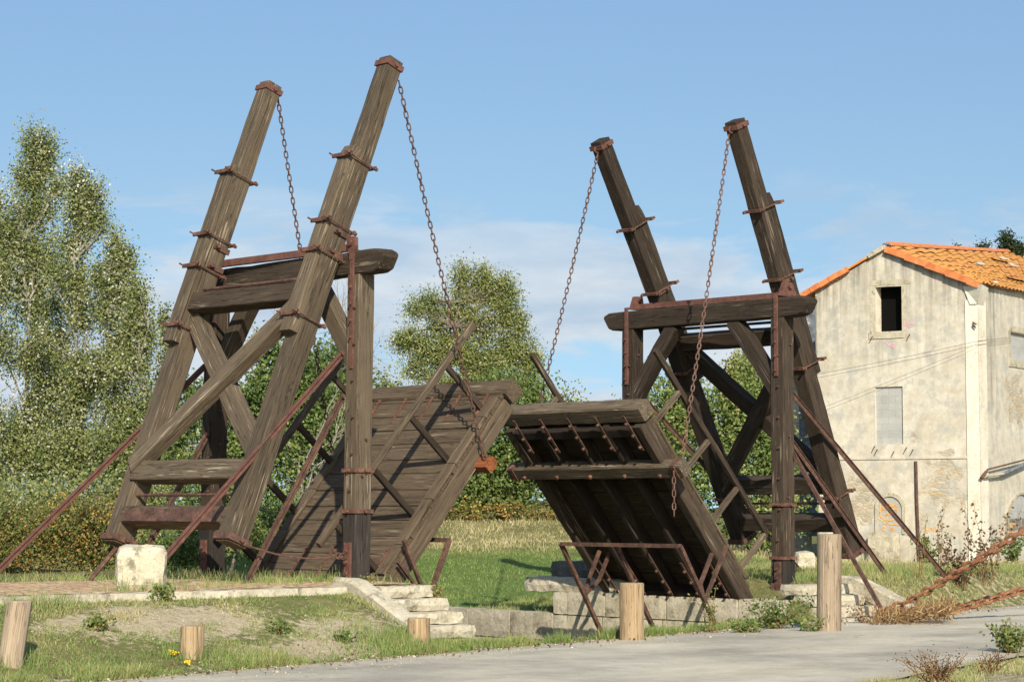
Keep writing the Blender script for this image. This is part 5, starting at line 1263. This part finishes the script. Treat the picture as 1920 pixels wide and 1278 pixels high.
def grass(name, a, b, hmin, hmax, wd, lcm, lcs, keep=None, lie=.5, patch=.25):
    z = HT(a, b); ok = inview(a, b, z); a, b, z = a[ok], b[ok], z[ok]
    n1 = nfield(a, b, .9, 3.1); n2 = nfield(a, b, 3.1, 8.7)
    if keep is not None:
        k_ = keep(a, b, n1, n2); ok = rng.uniform(size=len(a)) < k_; a, b, z, n1, n2 = a[ok], b[ok], z[ok], n1[ok], n2[ok]
    n = len(a); P_ = O + a[:, None] * EX + b[:, None] * EY; P_[:, 2] = z - .01
    h = rng.uniform(hmin, hmax, n) * (1 + .55 * n2 + .4 * n1); ang = rng.uniform(0, 2 * math.pi, n)
    x = np.stack([np.cos(ang), np.sin(ang), 0 * ang], 1) * wd * .5; ln = rng.normal(size=(n, 3)) * lie; ln[:, 2] = 1; ln /= np.linalg.norm(ln, axis=1)[:, None]
    T_ = P_ + ln * h[:, None]
    V = np.stack([P_ - x, P_ + x, T_ + x * .25, T_ - x * .25], 1).reshape(-1, 3)
    lc = (lcm(a, b) if callable(lcm) else lcm) + patch * n1 + .12 * n2 + rng.normal(0, lcs, n)
    o = rawmesh(name, V, np.arange(4 * n).reshape(n, 4), M['grass'], attrs={'lc': np.repeat(np.clip(lc, 0, 1), 4)})
    o['kind'] = 'stuff'; return o


def U(lo, hi, n): return rng.uniform(lo, hi, n)
be_ = lambda a: -3.2 + .19 * a


def barev(a, b):
    i = np.clip(np.searchsorted(ga, a) - 1, 0, len(ga) - 2); j = np.clip(np.searchsorted(gb, b) - 1, 0, len(gb) - 2); return bare[i, j]


a = U(-13, .5, 130000); t_ = U(-.03, 1.02, 130000); b = be_(a) + (-1.3 - be_(a)) * t_
grass('bank_grass', a, b, .025, .06, .012, lambda a, b: .33 + .25 * smooth((-b - 2.2) / 1.0) * 0 + .30 * barev(a, b), .17, lambda a, b, n1, n2: np.clip(1.15 - 1.15 * barev(a, b) + n2 * .9, .05, 1), .95, .42)
a = U(-13, 9, 60000); b = be_(a) + np.abs(rng.normal(size=60000)) * .28 - .04
grass('verge_grass', a, b, .04, .13, .011, .40, .16, lambda a, b, n1, n2: np.clip(.35 + n1 * 1.8 + n2 * .6 + .5 * ((a > 3) & (a < 7)), .02, 1), .5)
a = U(8.5, 24, 120000); b = be_(a) + U(-.02, 9, 120000) ** 1.0
grass('right_bank_grass', a, b, .05, .14, .013, .52, .16, lambda a, b, n1, n2: np.clip((.75 + n1 * 1.1 + n2 * .6) * ((a > 9.9) | (b > .2)), 0, 1), .6)
a = U(8.9, 34, 230000); b = U(3.6, 34, 230000)
yw = lambda a, b: O[1] + a * EX[1] + b * EY[1]
grass('field_grass', a, b, .035, .085, .018, lambda a, b: .26 + .62 * smooth((yw(a, b) - 53.5) / 4.5) + .22 * smooth((44.5 - yw(a, b)) / 2), .14, lambda a, b, n1, n2: np.clip(.9 + n1, .2, 1) * (yw(a, b) < 75), .6, .16)
a = U(14, 34, 26000); b = U(12, 34, 26000)
grass('dry_tall_grass', a, b, .08, .26, .018, .80, .16, lambda a, b, n1, n2: np.clip(n1 * 2.2 + .45, 0, 1) * (np.abs(yw(a, b) - 60) < 5), .5, .1)
a = U(-22, .4, 40000); b = U(-1.0, 4.4, 40000)
grass('approach_grass', a, b, .05, .16, .011, .48, .17, lambda a, b, n1, n2: np.clip(np.where(b > 3.1, 1, 0) + np.where((b < -.75), .02 + n1 * .5, 0) + np.where((a > -3.0) & (b > -.9), .38 + n1 * 1.1 + n2 * .5, 0) + np.clip(n1 - .32, 0, 1) * .8, 0, 1), .55)
a = U(-6, 12, 70000); b = -9.81 + .31 * a - np.abs(rng.normal(size=70000)) * 1.1 + .1
grass('near_verge_grass', a, b, .03, .09, .009, .62, .18, lambda a, b, n1, n2: np.clip(.55 + n1 * 1.4 + n2, .03, 1), .7)
# taller tufts hugging the foot of bollards, stones and posts
TA, TB = [], []
for p, n_, r_ in ((onground(1185, 1200), 900, .30), (onground(1240, 1200), 700, .28), (onground(786, 1208), 600, .30), (onground(745, 1215), 1200, .5), (onground(360, 1232), 260, .2), (onground(19, 1247), 260, .2), (W(-3.9, -.75, 0), 260, .3), (onground(1060, 1206), 300, .2), (onz(70, 1120, 0), 400, .3), (W(-.4, .25, 0), 260, .3), (W(-1.0, .6, 0), 400, .5), (W(9.9, -.3, 0), 500, .5), (W(12, .3, 0), 600, .7)):
    q = tob(p); TA.append(q[0] + rng.normal(size=n_) * r_); TB.append(np.maximum(q[1] + rng.normal(size=n_) * r_ * .6, be_(q[0]) - .02))
grass('tuft_grass', np.concatenate(TA), np.concatenate(TB), .09, .22, .010, .36, .14, None, .35)

# pebbles and crumbs of stone on the bare ground, dead leaves blown against the road edge
PV, PF, PG_ = [], [], []
oct_ = np.array([(1, 0, 0), (-1, 0, 0), (0, 1, 0), (0, -1, 0), (0, 0, 1), (0, 0, -1)], float); of_ = [(0, 2, 4), (2, 1, 4), (1, 3, 4), (3, 0, 4), (2, 0, 5), (1, 2, 5), (3, 1, 5), (0, 3, 5)]
for k_ in range(2600):
    if k_ % 3 == 0: a_ = rng.uniform(-12, .3); b_ = rng.uniform(be_(a_), -1.3)
    elif k_ % 3 == 1: a_ = rng.uniform(-12, 14); b_ = be_(a_) + rng.normal() * .18 - .05
    else: a_ = rng.uniform(-9, 16); b_ = be_(a_) - abs(rng.normal()) * 1.2
    p = W(a_, b_, max(float(HT(a_, b_)), -.75 if b_ < be_(a_) else -9)); s_ = rng.uniform(.006, .016) * (1 + 1.2 * (rng.uniform() < .06)); o_ = len(PV)
    R_ = oct_ * s_ * rng.uniform(.6, 1.3, size=(6, 3)) * np.array([1.2, 1, .7]); PV += list(p + R_); PF += [tuple(i + o_ for i in f) for f in of_]; PG_ += [p + r for r in R_]
pb = rawmesh('pebbles', PV, PF, M['stone'], attrs={'gc': np.array(PG_)}); pb['kind'] = 'stuff'
n_ = 900; a = U(-10, 14, n_); b = be_(a) + rng.normal(size=n_) * .35; P_ = np.array([W(x, y, max(float(HT(x, y)), -.75) + .015) for x, y in zip(a, b)])
dl = leaves('fallen_leaves', P_, .045, rng.normal(.6, .25, n_), M['dryleaf']); dl['kind'] = 'stuff'
